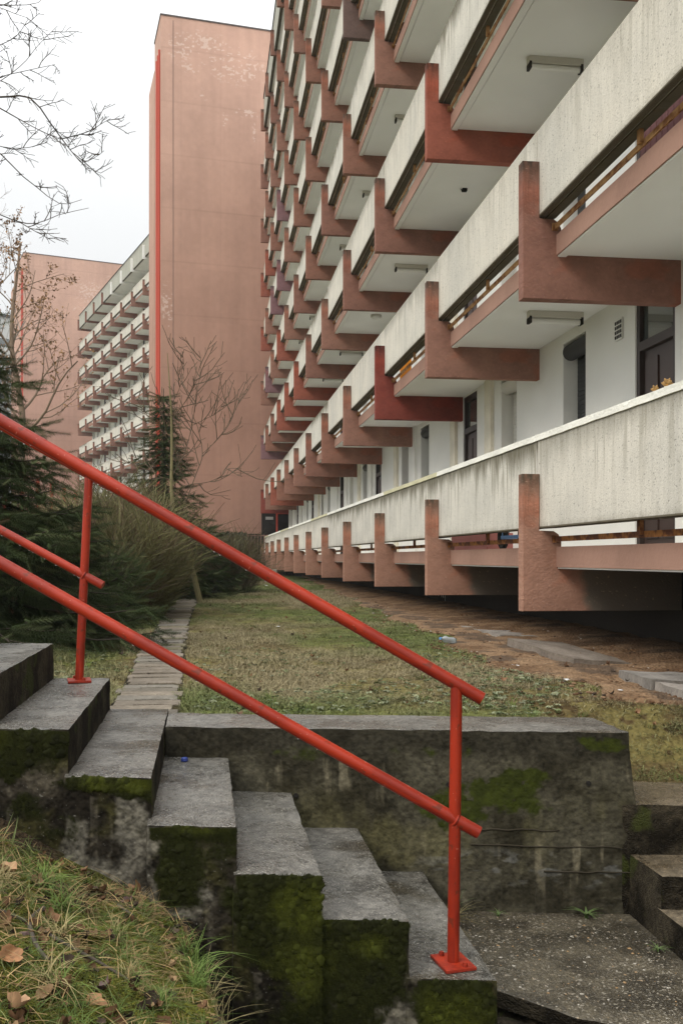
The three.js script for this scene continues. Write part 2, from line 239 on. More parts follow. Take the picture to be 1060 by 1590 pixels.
const wallBump = texG(1400, 560, (u, v) => { const x = RW.x0 + u * RW.w, h = RW.h0 + v * RW.hh; return clamp(0.5 * fbm(x * 11, h * 13, 0, 0, 205, 5) + 0.4 * fbm(x * 60, h * 60, 0, 0, 207, 3) + 0.10 * fbm(x * 5, h * 60, 0, 0, 209, 2)); });
M.retaining = std({ map: wallTex, bumpMap: wallBump, bumpScale: 0.013, roughness: 0.93 });

// ───────── ground ─────────
const dWall = x => 4.78 - 0.21 * x;                   // front plane of the retaining wall
function groundH(X, D) {
  let h = -0.845 + 0.05 * (fbm(X * 0.6 + 50, D * 0.6 + 50, 0, 0, 221, 3) - 0.5) + 0.02 * (fbm(X * 3 + 50, D * 3 + 50, 0, 0, 223, 2) - 0.5);
  h += 0.0015 * Math.max(0, D - 20) * 0; 
  const hill = ss(-3.2, -7.5, X) * ss(17, 31, D); h += 2.55 * hill;
  h += 0.22 * ss(-0.8, -2.2, X) * ss(4, 6, D) * ss(14, 9, D);
  if (X > 1.86) { const d0 = dWall(X) + 0.45; h = mix(-1.145, h, ss(d0, d0 + 0.95, D)); }
  else h = Math.min(h, mix(-0.86, h, ss(5.1, 6.2, D)));
  return h;
}
function pathX(D) { return -0.375 + 0.03 * Math.sin(D * 0.35) - 0.001 * (D - 5); }
const dirtX = D => 1.6 * ss(5.75, 5.05, D) + 2.28 + 0.10 * Math.sin(D * 1.3) + 0.08 * Math.sin(D * 3.1 + 1) + 0.055 * Math.max(0, D - 8) + 0.14 * (fbm(D * 1.6, 3.3, 0, 0, 231, 3) - 0.5);
{
  const xs = [], ds = [];
  for (let x = -260; x < -30; x += 23) xs.push(x); for (let x = -30; x < -8; x += 1.5) xs.push(x); for (let x = -8; x < -1.5; x += 0.25) xs.push(x); for (let x = -1.5; x < 4.6; x += 0.1) xs.push(x); for (let x = 4.6; x < 30; x += 2) xs.push(x); for (let x = 30; x <= 260; x += 23) xs.push(x);
  for (let d = -60; d < 4.0; d += 8) ds.push(d); for (let d = 4.0; d < 7; d += 0.06) ds.push(d); for (let d = 7; d < 16; d += 0.2) ds.push(d); for (let d = 16; d < 50; d += 0.8) ds.push(d); for (let d = 50; d <= 700; d += 26) ds.push(d);
  const pos = [], uv = [], col = [], idx = [];
  for (const D of ds) for (const X of xs) {
    const cut = X < -0.2 ? 5.12 - 0.2 * (X + 0.2) : X > 1.86 ? dWall(X) + 0.2 : dWall(X) + 0.22;
    const h = D < cut ? -2.3 : groundH(X, D); pos.push(X, h + EYE, -D); uv.push(X / 2.2, -D / 2.2);
    const t = fbm(X * 0.5 + 90, D * 0.28 + 90, 0, 0, 233, 4), g = ss(0.38, 0.58, t + 0.16 * ss(18, 34, D) + 0.1 * ss(-0.6, -1.2, X)); let c = mix3([1.02, 0.95, 0.70], [0.74, 0.96, 0.50], g);
    if (X < -0.6) { const m = ss(-0.55, -0.9, X); c = mix3(c, [0.62, 0.78, 0.32], 0.6 * m); }
    if (X > 1.85 && D < 6.4) c = mix3([0.98, 0.88, 0.64], c, ss(5.6, 6.4, D)); if (D > 60 || X < -12) c = [0.5, 0.6, 0.35]; col.push(...c);
  }
  const n = xs.length; for (let j = 0; j < ds.length - 1; j++) for (let i = 0; i < n - 1; i++) { const a = j * n + i; idx.push(a, a + 1, a + n, a + 1, a + n + 1, a + n); }
  const g = new THREE.BufferGeometry(); g.setAttribute('position', new THREE.Float32BufferAttribute(pos, 3)); g.setAttribute('uv', new THREE.Float32BufferAttribute(uv, 2)); g.setAttribute('color', new THREE.Float32BufferAttribute(col, 3)); g.setIndex(idx); g.computeVertexNormals();
  M.lawn = std({ vertexColors: true, roughness: 0.95, map: tex(1024, 1024, (u, v) => { const a = fbm(u * 9, v * 9, 9, 9, 241, 5), b = fbm(u * 120, v * 120, 120, 120, 243, 3), l = fbm(u * 24, v * 24, 24, 24, 245, 3); let c = mix3([0.085, 0.068, 0.038], [0.125, 0.115, 0.055], ss(0.35, 0.65, a)); c = mix3(c, [0.060, 0.045, 0.026], ss(0.6, 0.75, l)); const k = 0.5 + b; return [c[0] * k, c[1] * k, c[2] * k]; }), bumpMap: concreteBump, bumpScale: 0.02 });
  struct('ground', g, M.lawn, 'patchy lawn and ground spreading from the wall to the far buildings', 'lawn');
}
{ // bare soil strip along the building
  const pos = [], uv = [], idx = [], col = []; const ds = [], K = 26; for (let d = 4.85; d < 46; d += d < 14 ? 0.08 : 0.4) ds.push(d);
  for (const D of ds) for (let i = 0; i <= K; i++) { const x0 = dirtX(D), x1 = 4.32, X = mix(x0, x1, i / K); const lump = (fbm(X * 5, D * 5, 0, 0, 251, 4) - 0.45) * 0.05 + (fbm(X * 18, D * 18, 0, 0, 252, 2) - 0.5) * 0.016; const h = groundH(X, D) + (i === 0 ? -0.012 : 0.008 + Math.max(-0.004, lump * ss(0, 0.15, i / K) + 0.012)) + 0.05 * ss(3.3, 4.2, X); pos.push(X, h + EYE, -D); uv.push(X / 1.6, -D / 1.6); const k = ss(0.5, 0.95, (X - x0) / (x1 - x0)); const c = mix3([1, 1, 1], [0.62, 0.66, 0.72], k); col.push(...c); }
  for (let j = 0; j < ds.length - 1; j++) for (let i = 0; i < K; i++) { const a = j * (K + 1) + i; idx.push(a, a + 1, a + K + 1, a + 1, a + K + 2, a + K + 1); }
  const g = new THREE.BufferGeometry(); g.setAttribute('position', new THREE.Float32BufferAttribute(pos, 3)); g.setAttribute('uv', new THREE.Float32BufferAttribute(uv, 2)); g.setAttribute('color', new THREE.Float32BufferAttribute(col, 3)); g.setIndex(idx); g.computeVertexNormals();
  M.soil = std({ vertexColors: true, roughness: 0.95, bumpMap: concreteBump, bumpScale: 0.025, map: tex(1024, 1024, (u, v) => { const a = fbm(u * 7, v * 7, 7, 7, 253, 5), b = fbm(u * 90, v * 90, 90, 90, 255, 3), q = fbm(u * 4, v * 4, 4, 4, 257, 4); let c = mix3([0.125, 0.074, 0.040], [0.21, 0.135, 0.078], ss(0.3, 0.7, a)); c = mix3(c, [0.065, 0.046, 0.032], 0.8 * ss(0.55, 0.7, q)); const k = 0.55 + 0.9 * b; c = [c[0] * k, c[1] * k, c[2] * k]; return mix3(c, [0.30, 0.25, 0.19], 0.5 * ss(0.9, 0.96, vn(u * 160, v * 160, 160, 160, 259))); }) });
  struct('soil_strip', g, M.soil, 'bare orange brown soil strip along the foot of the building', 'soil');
}
// ───────── stairs ─────────
// worn block: box in (x, h, depth) with chamfered, chipped edges; near/far planes follow the skewed stair line
function worn(x0, x1, h0, h1, dn, df, o = {}) {
  const w = x1 - x0, hh = h1 - h0, L = df((x0 + x1) / 2) - dn((x0 + x1) / 2), q = o.q || 0.022, r = o.r ?? 0.008, amp = o.amp ?? 0.005;
  const g = new THREE.BoxGeometry(w, hh, L, Math.ceil(w / q), Math.ceil(hh / q), Math.ceil(L / q)), p = g.attributes.position, N = g.attributes.normal, uv = g.attributes.uv;
  for (let i = 0; i < p.count; i++) {
    let x = p.getX(i), y = p.getY(i), z = p.getZ(i);                              // z+ is the near side
    const X0 = x + (x0 + x1) / 2, Y0 = y + (h0 + h1) / 2, t = 0.5 - z / L;
    const nx = N.getX(i), ny = N.getY(i), nz = N.getZ(i);
    const D0 = mix(dn(X0), df(X0), t);
    if (ny > 0.5) { uv.setXY(i, X0, -D0); } else if (nz > 0.5 && o.side) { uv.setXY(i, (X0 - o.side.x0) / o.side.w, (Y0 - o.side.h0) / o.side.hh); } else if (Math.abs(nx) > 0.5) uv.setXY(i, D0, Y0); else uv.setXY(i, X0, Y0);
    const rr = r * (0.4 + 0.8 * n3(X0 * 9, Y0 * 9, D0 * 9, 301) + 0.7 * ss(0.62, 0.9, n3(X0 * 13, Y0 * 13, D0 * 13, 303)));                 // uneven arris
    const ix = clamp(x, -w / 2 + rr, w / 2 - rr), iy = clamp(y, -hh / 2 + rr, hh / 2 - rr), iz = clamp(z, -L / 2 + rr, L / 2 - rr);
    let dx = x - ix, dy = y - iy, dz = z - iz; const dl = Math.hypot(dx, dy, dz); if (dl > 1e-6) { const k = Math.min(1, rr / dl); x = ix + dx * k; y = iy + dy * k; z = iz + dz * k; }
    x += amp * (n3(X0 * 12, Y0 * 12, D0 * 12, 311) - 0.5) * 0.9; y += amp * (n3(X0 * 16, Y0 * 16, D0 * 16, 321) - 0.5) * 0.9; z += amp * (n3(X0 * 14, Y0 * 14, D0 * 14, 331) - 0.5) * 1.4;
    const X = x + (x0 + x1) / 2, Y = y + (h0 + h1) / 2 + (o.tilt ? o.tilt(X, D0) : 0), T = 0.5 - z / L;
    const D = mix(dn(X), df(X), T); p.setXYZ(i, X, Y + EYE, -D);
  }
  g.computeVertexNormals(); return g;
}
const dNear = x => 3.56 - 0.2 * x;
{
  const base = V(0.2, -1.66, 4.1);
  const st = thing('concrete_staircase', 'worn mossy concrete steps carrying the red handrails, rising to the left', 'staircase', base);
  const far = x => 5.36 - 0.12 * x, wf = x => dWall(x) + 0.05;
  const rows = [ // x0, x1 (nosing), top, extra depth of the near face, far plane
    [-1.72, -1.40, -0.11, 0.26, far], [-1.415, -1.10, -0.28, 0.24, far], [-1.115, -0.80, -0.449, 0.22, far], [-0.815, -0.505, -0.636, 0.145, far], [-0.52, -0.197, -0.800, 0.10, far],
    [-0.212, 0.107, -0.948, 0.0, wf], [0.092, 0.400, -1.107, -0.025, wf], [0.385, 0.706, -1.270, 0.005, wf], [0.691, 1.005, -1.468, 0.0, wf]];
  const mats = [M.riser, M.riser, M.tread, M.riser, M.side, M.riser];
  rows.forEach(([x0, x1, top, off, df], i) => part(st, 'step', rel(worn(x0, x1, -2.25 - i * 0.011, top, x => dNear(x) + off, df, { side: SIDE, r: 0.010, amp: 0.005, q: 0.022 }), base), mats));
}
{ // retaining wall with a small battered end
  const base = V(0.9, -1.66, 4.75);
  const rw = thing('retaining_wall', 'dark mossy concrete retaining wall between the lawn and the lower landing', 'wall', base);
  const g = worn(-0.195, 1.935, -1.95, -0.802, dWall, x => dWall(x) + 0.44, { side: RW, r: 0.012, amp: 0.007, q: 0.026 });
  const p = g.attributes.position; for (let i = 0; i < p.count; i++) { const h = p.getY(i) - EYE; if (p.getX(i) > 1.7) p.setX(i, p.getX(i) + 0.035 * ss(-0.8, -1.2, h) * ss(1.7, 1.93, p.getX(i))); }
  g.computeVertexNormals();
  part(rw, 'wall_body', rel(g, base), [M.riser, M.riser, M.tread, M.riser, M.retaining, M.riser]);
  const ledges = []; // board joints left by the formwork, standing proud
  const R = rng(77); const wv = 0; for (const [a, b, h] of [[1.24, 1.62, -1.262], [1.22, 1.90, -1.335], [1.55, 1.95, -1.45]]) { const pts = []; for (let k = 0; k <= 10; k++) { const x = mix(a, b, k / 10); pts.push(V(x, h + 0.008 * (R() - 0.5), dWall(x) - 0.003)); } ledges.push(rel(tube(pts, 0.0042, 0.0028, 20, 5), base)); }
  part(rw, 'board_ridge', merge(ledges), std({ color: lin(0.040, 0.034, 0.023), roughness: 0.95 }));
  const holes = []; for (const [x, h] of [[1.12, -1.055], [1.75, -1.04], [0.42, -1.12]]) { const c = new THREE.CylinderGeometry(0.011, 0.011, 0.012, 12); c.rotateX(Math.PI / 2); const v = V(x, h, dWall(x) - 0.002); c.translate(v.x - base.x, v.y - base.y, v.z - base.z); holes.push(c); }
  part(rw, 'tie_hole', merge(holes), M.dark);
}
{ // right-hand flight
  const base = V(2.7, -1.66, 4.3);
  const st = thing('side_steps', 'short flight of damp mossy concrete steps at the right end of the retaining wall', 'steps', base);
  const mats = [M.riser, M.riser, M.treadWarm, M.riser, M.riser, M.riser];
  const pl = off => x => dWall(x) + off;
  part(st, 'step', rel(worn(1.90, 3.9, -2.2, -1.135, pl(0.004), pl(0.50), { q: 0.03, r: 0.01, amp: 0.007 }), base), mats);
  part(st, 'step', rel(worn(1.935, 3.9, -2.21, -1.365, pl(-0.32), pl(0.05), { q: 0.03, r: 0.01, amp: 0.006 }), base), mats);
  part(st, 'step', rel(worn(1.93, 3.9, -2.22, -1.507, pl(-0.60), pl(-0.28), { q: 0.03, r: 0.01, amp: 0.006 }), base), mats);
}
{ // lower landing: exposed pebble concrete with a broken near edge
  M.pebble = std({ specularIntensity: 0.9, roughness: 0.5, bumpMap: treadBump, bumpScale: 0.008, map: tex(1024, 1024, (u, v) => { const a = fbm(u * 6, v * 6, 6, 6, 401, 5), b = fbm(u * 80, v * 80, 80, 80, 403, 3), p1 = vn(u * 130, v * 130, 130, 130, 405), p2 = vn(u * 75, v * 75, 75, 75, 407), q = hash2(Math.floor(u * 75), Math.floor(v * 75), 9); let c = mix3([0.030, 0.024, 0.014], [0.080, 0.067, 0.044], ss(0.3, 0.7, a)); const k = 0.4 + 1.2 * b; c = [c[0] * k, c[1] * k, c[2] * k]; const pz = 0.35 + 0.65 * ss(0.35, 0.6, fbm(u * 3, v * 3, 3, 3, 409, 3)); c = mix3(c, [0.30, 0.27, 0.21], 0.6 * pz * ss(0.76, 0.88, p1)); c = mix3(c, mix3([0.40, 0.37, 0.32], [0.30, 0.20, 0.10], q), 0.8 * ss(0.90, 0.96, p2)); return c; }) });
  const edge = x => Math.max(2.5, 3.70 - 1.05 * (x - 1.08)) + 0.10 * (fbm(x * 7, 1.7, 0, 0, 411, 4) - 0.5) + 0.05 * (fbm(x * 30, 2.7, 0, 0, 413, 3) - 0.5);
  const g = worn(0.95, 4.4, -1.712, -1.646, edge, x => dWall(x) + 0.1, { q: 0.035, r: 0.014, amp: 0.006 });
  struct('landing', g, [M.riser, M.riser, M.pebble, M.riser, M.riser, M.riser], 'lower landing of pebbly concrete with a broken front edge', 'landing');
  const g2 = worn(0.6, 4.4, -2.2, -1.86, x => 1.2, x => 4.4, { q: 0.05, r: 0.02, amp: 0.03 });
  struct('rubble_ground', g2, M.riser, 'dark crumbled concrete below the broken landing edge', 'ground');
  { const Rr = rng(15), o = new THREE.Group(); o.name = 'rubble'; const at0 = V(1.25, -1.82, 3.62); o.position.copy(at0); o.userData = { label: 'broken lumps of mossy concrete under the cracked edge of the landing', category: 'rubble' }; scene.add(o); for (let i = 0; i < 9; i++) { const g = mergeVertices(new THREE.IcosahedronGeometry(0.05 + 0.07 * Rr(), 3).deleteAttribute('normal').deleteAttribute('uv')), p = g.attributes.position; for (let k = 0; k < p.count; k++) { const v = new THREE.Vector3().fromBufferAttribute(p, k), q = 0.6 + 0.8 * n3(v.x * 16 + i * 5, v.y * 16, v.z * 16, 71); p.setXYZ(k, v.x * q * 1.3, v.y * q * 0.7, v.z * q); } g.computeVertexNormals(); const m = part(o, 'lump', uvBox(g, 2), M.riser); m.position.set(-0.24 + (i % 5) * 0.06 + 0.05 * Rr(), 0.01 + 0.035 * Rr(), (i % 5) * 0.05 - 0.16 + 0.16 * Rr()); m.rotation.y = Rr() * 6; } }
  const R = rng(5), pb = new THREE.IcosahedronGeometry(1, 1), im = shadows(new THREE.InstancedMesh(pb, std({ roughness: 0.55 }), 2000)), d = new THREE.Object3D(), c = new THREE.Color();
  for (let i = 0; i < 2000; i++) { let x, D; do { x = 1.02 + R() * 2.2; D = 3.0 + R() * 1.6; } while (D > dWall(x) - 0.03 || D < edge(x) + 0.02 || (x > 1.9 && D > dWall(x) - 0.62)); const s = 0.0016 + 0.0052 * Math.pow(R(), 4); d.position.copy(V(x, -1.646 + s * 0.1, D)); d.scale.set(s * (0.8 + R() * 0.8), s * 0.45, s * (0.8 + R() * 0.6)); d.rotation.set(0, R() * 6, 0); d.updateMatrix(); im.setMatrixAt(i, d.matrix); const k = R(); k < 0.25 ? c.setRGB(0.30, 0.275, 0.23) : k < 0.85 ? c.setRGB(0.17, 0.15, 0.115) : c.setRGB(0.24, 0.15, 0.07); im.setColorAt(i, c); }
  im.name = 'pebbles'; im.userData = { kind: 'stuff', label: 'small pale pebbles showing in the landing concrete', category: 'pebbles' }; scene.add(im);
}
// ───────── handrails ─────────
function planeHit(px, py, X0, D0) { const rx = px - 530, ax = rx * cs + 1546 * sn, ad = -rx * sn + 1546 * cs, k = (D0 + 0.2 * X0) / (ad + 0.2 * ax); return V(ax * k, (867 - py) * k, ad * k); }
function handrail(label, X0, hb, D0, top, mid, lean, r, posts) {
  const base = V(X0, hb, D0), o = thing('handrail', label, 'handrail', base, 0);
  const line = (ax, ay, bx, by, ext) => { const a = planeHit(ax, ay, X0, D0), b = planeHit(bx, by, X0, D0); return [a.clone().addScaledVector(new THREE.Vector3().subVectors(a, b), ext), b]; };
  const T = line(...top, 0.65), Md = line(...mid, 0.65);
  const rail = (a, b, nm) => { const g = rel(rod(a, b, r, 24), base); const p = g.attributes.position, n = g.attributes.normal; part(o, nm, g, M.redPaint); };
  rail(T[0], T[1], 'top_rail'); rail(Md[0], Md[1], 'middle_rail');
  const onT = x => T[0].clone().lerp(T[1], (x - T[0].x) / (T[1].x - T[0].x));
  posts.forEach(([x, h, dd], i) => {
    const foot = V(x, h, D0 - 0.2 * (x - X0)), head = onT(x + lean); head.y -= 0.004;
    part(o, 'post', rel(rod(foot, head, 0.0215, 22), base), M.redPaint);
    const pl = new THREE.BoxGeometry(0.115, 0.010, 0.155); pl.rotateY(0.16); const pt = part(o, 'base_plate', pl, M.redPaint); pt.position.set(foot.x - base.x, foot.y - base.y + 0.007, foot.z - base.z);
    for (const s of [-1, 1]) { const b = new THREE.CylinderGeometry(0.009, 0.010, 0.014, 6); b.translate(0.03 * s, 0.012, 0.055 * s); part(pt, 'bolt', b, M.redPaint); }
    const mh = Md[0].clone().lerp(Md[1], (x + lean * 0.5 - Md[0].x) / (Md[1].x - Md[0].x)), w = new THREE.TorusGeometry(0.025, 0.005, 8, 20); w.rotateY(Math.PI / 2); w.rotateZ(-0.53); w.translate(mh.x - base.x, mh.y - base.y, mh.z - base.z); part(o, 'weld', w, M.redPaint);
  });
  const R = rng(Math.round(X0 * 100) + 900), drops = [];
  for (const [a, b] of [T, Md]) for (let i = 0; i < 9; i++) { const t = 0.4 + 0.58 * R(), q = a.clone().lerp(b, t), s = 0.0028 + R() * 0.0016, g = new THREE.SphereGeometry(s, 8, 6); g.scale(1, 1.25, 1); g.translate(q.x - base.x, q.y - base.y - r * 1.13, q.z - base.z); drops.push(g); }
  part(o, 'water_droplets', merge(drops), M.water, 'stuff');
}
handrail('red painted tube handrail on the near side of the steps, ending at the lowest step', 0.884, -1.468, 3.515, [0, 652, 748, 1085], [0, 873, 743, 1293], 0.012, 0.0235, [[0.884, -1.468], [-1.25, -0.284]]);
handrail('red tube handrail on the far side of the steps, ending beside the spruce', -0.648, -0.636, 5.27, [0, 660, 171, 756], [0, 822, 160, 909], 0.05, 0.022, [[-0.648, -0.636]]);
// ───────── gallery blocks ─────────
// local frame of a block: x inwards from the bracket tips, y from the ground, z = -(distance along the facade)
function makeBlock(o) {
  const b = thing(o.name, o.label, 'apartment building', o.pos, o.rot), F = o.F, S = o.s, nB = o.n, gh = o.gh, R = rng(o.seed), T = 0.13, FL = o.floors;
  const y = (h, f) => h - gh + F * f, Wx = 1.495, len = S * (nB - 1) + T;
  const sh = new THREE.Shape(); [[0, -0.474], [Wx + 0.01, -0.474], [Wx + 0.01, -0.055], [0.36, -0.055], [0.36, 0.16], [0.335, 0.215], [0.29, 0.245], [0.156, 0.25], [0.156, 0.757], [0, 0.757]].forEach(([px, py], i) => i ? sh.lineTo(px, py) : sh.moveTo(px, py));
  const bg = []; for (let v = 0; v < 3; v++) { let g = new THREE.ExtrudeGeometry(sh, { depth: T - 0.016, bevelEnabled: true, bevelThickness: 0.008, bevelSize: 0.006, bevelOffset: -0.006, bevelSegments: 2 }); g.translate(0, 0, -T + 0.008); g = g.toNonIndexed ? g : g; const p = g.attributes.position, uv = g.attributes.uv; for (let i = 0; i < p.count; i++) { uv.setXY(i, clamp((p.getX(i) - p.getZ(i) * 0.3) / 1.56, 0.002, 0.998), clamp((p.getY(i) + 0.474) / 1.231, 0.002, 0.998)); } bg.push(g); }
  // roof bracket: no drop below the solid parapet
  const rs = new THREE.Shape(); [[0, -0.30], [Wx, -0.30], [Wx, -0.02], [0.156, -0.02], [0.156, 0.80], [0, 0.80]].forEach(([px, py], i) => i ? rs.lineTo(px, py) : rs.moveTo(px, py));
  const rg = new THREE.ExtrudeGeometry(rs, { depth: T, bevelEnabled: false }); rg.translate(0, 0, -T); { const p = rg.attributes.position, uv = rg.attributes.uv; for (let i = 0; i < p.count; i++) uv.setXY(i, clamp((p.getX(i) - p.getZ(i) * 0.3) / 1.56, 0.002, 0.998), clamp((p.getY(i) + 0.3) / 1.1, 0.002, 0.998)); }
  const pb = []; // parapet slabs: profile with a stepped lower lip and small chamfers
  const ps = new THREE.Shape(); [[0.163, 0.268], [0.215, 0.268], [0.215, 0.288], [0.24, 0.288], [0.24, 0.272], [0.325, 0.272], [0.345, 0.31], [0.345, 1.055], [0.335, 1.063], [0.167, 1.063], [0.158, 1.054], [0.158, 0.273]].forEach(([px, py], i) => i ? ps.lineTo(px, py) : ps.moveTo(px, py));
  for (let v = 0; v < 6; v++) { const L = S - 0.014, g = new THREE.ExtrudeGeometry(ps, { depth: L, bevelEnabled: false }); g.translate(0, 0, -L - 0.007); const p = g.attributes.position, uv = g.attributes.uv; for (let i = 0; i < p.count; i++) uv.setXY(i, (p.getZ(i) + (p.getX(i) > 0.2 ? 1.3 : 0)) / 4 + v * 0.217, clamp((p.getY(i) - 0.268) / 0.80, 0.004, 0.996)); pb.push(g); }
  const qs = new THREE.Shape(); [[0.158, -0.13], [0.285, -0.13], [0.285, 1.09 + (o.roofUp || 0.3)], [0.158, 1.09 + (o.roofUp || 0.3)]].forEach(([px, py], i) => i ? qs.lineTo(px, py) : qs.moveTo(px, py));
  const roofP = []; for (let v = 0; v < 3; v++) { const L = S - 0.014, g = new THREE.ExtrudeGeometry(qs, { depth: L, bevelEnabled: false }); g.translate(0, 0, -L - 0.007); const p = g.attributes.position, uv = g.attributes.uv; for (let i = 0; i < p.count; i++) uv.setXY(i, p.getZ(i) / 4 + v * 0.31, clamp((p.getY(i) + 0.13) / 1.55, 0.004, 0.996)); roofP.push(g); }
  const railG = merge([box(0.292, 0.306, 0.150, 0.196, 0, -(S - T)), box(0.27, 0.322, 0.14, 0.206, -0.0, -0.02), box(0.27, 0.322, 0.14, 0.206, -(S - T) + 0.02, -(S - T)), box(0.262, 0.292, 0.17, 0.275, -S / 2 - 0.025, -S / 2 + 0.025)]); uvBox(railG, 1.2);
  const copG = []; for (let v = 0; v < 3; v++) { const g = new THREE.BoxGeometry(0.205, 0.054, S - 0.006, 4, 2, 60), p = g.attributes.position; for (let i = 0; i < p.count; i++) { const z = p.getZ(i); p.setX(i, p.getX(i) + 0.006 * (fbm(z * 8 + v * 30 + 40, 2 + p.getY(i) * 20, 0, 0, 503, 3) - 0.5)); p.setY(i, p.getY(i) + 0.006 * (fbm(z * 6 + v * 30 + 40, 7 + p.getX(i) * 9, 0, 0, 505, 3) - 0.5)); } g.computeVertexNormals(); g.translate(0.248, 1.086, -S / 2); copG.push(uvBox(g, 1)); }
  const slab = merge([uvBox(box(0.325, 0.40, -0.092, 0.098, 0, -len), 0.4), uvBox(box(0.40, 0.416, -0.05, 0.095, 0, -len), 0.4), uvBox(box(0.416, Wx + 0.3, -0.075, 0.097, 0, -len), 0.4)]);
  const fas = uvBox(box(0.311, 0.325, -0.078, 0.104, 0, -len), 0.7);
  const pos = k => -k * S;
  for (let f = 0; f < FL; f++) {
    const sl = part(b, 'gallery_slab', slab, M.soffit); sl.position.y = y(0, f);
    const fa = part(b, 'slab_edge', fas, M.fascia); fa.position.y = y(0, f);
    for (let k = 0; k < nB; k++) {
      let mat = o.paint && o.paint(f, k); if (!mat) mat = f === 0 && o.grey ? M.bracketGrey : M.brackets[Math.floor(R() * 3)]; else R();
      const m = part(b, 'bracket', bg[k % 3], mat); m.position.set(0, y(0, f), pos(k));
      if (k < nB - 1) {
        const pm = o.panel ? o.panel(f, k) : null, r1 = R(), r2 = R();
        const p = part(b, 'parapet_panel', pb[Math.floor(r1 * 6)], pm || (r2 < 0.25 ? M.panelOld : r2 < 0.75 ? M.panel : M.panelClean)); p.position.set((r2 - 0.5) * 0.006, y((r1 - 0.5) * 0.008, f), pos(k) - T / 2);
        if (o.detail) { const q = part(b, 'rusty_rail', railG, f ? M.rustTan : M.rust); q.position.set(0, y(0, f), pos(k) - T); }
        if (f === 0 && o.coping) { const q = part(b, 'coping', copG[k % 3], k > 2 && k % 3 === 0 ? M.copingOld : M.coping); q.position.set(0, y(0, f), pos(k) - T / 2); }
      }
    }
  }
  { // roof with its solid parapet
    const sl = part(b, 'roof_slab', uvBox(box(0.30, 9, -0.10, 0.12, 0.2, -len - 0.2), 0.4), M.soffit); sl.position.y = y(0, FL);
    for (let k = 0; k < nB; k++) { const m = part(b, 'roof_bracket', rg, o.whiteRoof && k < 5 ? M.soffit : M.brackets[k % 3]); m.position.set(0, y(0, FL), pos(k)); if (k < nB - 1) { const p = part(b, 'roof_parapet', roofP[k % 3], M.panelRoof); p.position.set(0, y(0, FL), pos(k) - T / 2); } }
    const cap = part(b, 'roof_edge', box(0.12, 0.32, 1.09 + (o.roofUp || 0.3), 1.13 + (o.roofUp || 0.3), 0, -len), M.dark); cap.position.y = y(0, FL);
  }
  // openings of one storey along the wall: [centre, half width, sill, head, kind]
  const list = []; for (let c = o.c0; c > -20; c -= 4 * S) list[0] = c;
  for (let c = list[0] ?? o.c0; c < len + 10; c += 4 * S) { for (const s of [-1, 1]) { list.push([c + 3.4 * s * S / 3.9, 0.43, 0.1, 2.70, 'door'], [c + 1.28 * s * S / 3.9, 0.36, 0.75, 2.60, s < 0 ? 'dark' : 'pale'], [c + (7.8 + 1.0 * s) * S / 3.9, 0.36, 0.75, 2.62, s < 0 ? 'dark' : 'cabinet']); } }
  list.shift(); const ops = list.filter(q => q[0] > 0.5 && q[0] < len - 0.6).sort((a, b2) => a[0] - b2[0]);
  const depth = 9;
  for (let f = 0; f < FL; f++) {
    const y0 = y(0.09, f), y1 = y(-0.06, f + 1), bits = []; let z = -0.0;
    for (const [c, hw, s0, s1] of ops) { bits.push(box(Wx, Wx + 0.30, y0, y1, -z, -(c - hw))); if (s0 > 0.2) bits.push(box(Wx, Wx + 0.30, y0, y(s0, f), -(c - hw), -(c + hw))); bits.push(box(Wx, Wx + 0.30, y(s1, f), y1, -(c - hw), -(c + hw))); z = c + hw; }
    bits.push(box(Wx, Wx + 0.30, y0, y1, -z, -len));
    part(b, 'wall', merge(bits.map(g => uvBox(g, 0.33))), M.wall);
    for (const [c, hw, s0, s1, kind] of ops) {
      const r = R();
      if (kind === 'door') {
        const dm = f === 0 ? M.door : r < 0.25 ? M.doorRed : M.door, fr = part(b, 'door', uvBox(merge([box(Wx + 0.10, Wx + 0.20, 0.1, 2.70, hw, hw - 0.07), box(Wx + 0.10, Wx + 0.20, 0.1, 2.70, -hw + 0.07, -hw), box(Wx + 0.10, Wx + 0.20, 2.62, 2.70, hw - 0.07, -hw + 0.07), box(Wx + 0.10, Wx + 0.20, 2.08, 2.17, hw - 0.07, -hw + 0.07)])), M.doorFrame); fr.position.set(-0.085, y(0, f), -c);
        const w = hw - 0.075; part(fr, 'door_leaf', uvBox(merge([box(Wx + 0.15, Wx + 0.19, 0.11, 2.075, w, -w), box(Wx + 0.132, Wx + 0.15, 0.2, 1.98, w - 0.06, 0.03), box(Wx + 0.132, Wx + 0.15, 0.2, 1.98, -0.03, -w + 0.06)])), dm);
        part(fr, 'transom_pane', box(Wx + 0.145, Wx + 0.16, 2.175, 2.615, w, -w), M.glass);
        if (f < 2) { const hg = merge([box(Wx + 0.10, Wx + 0.13, 1.1, 1.13, w - 0.03, w - 0.15), box(Wx + 0.122, Wx + 0.15, 1.02, 1.2, w - 0.02, w - 0.06)]); part(fr, 'handle', hg, M.metal); }
      } else {
        const mt = kind === 'dark' ? M.shutterDark : kind === 'pale' ? M.shutterPale : M.door, q = [];
        const n = Math.round((s1 - s0) / 0.055); for (let i = 0; i < (o.detail && f < 2 ? n : 1); i++) { if (o.detail && f < 2) { const g = box(Wx + 0.17, Wx + 0.188, 0, 0.050, hw - 0.03, -hw + 0.03); g.translate(0, s0 + i * 0.055, 0); q.push(g); } }
        q.push(box(Wx + 0.188, Wx + 0.21, s0, s1, hw, -hw));
        const wn = part(b, 'shuttered_window', merge(q), mt); wn.position.set(0, y(0, f), -c);
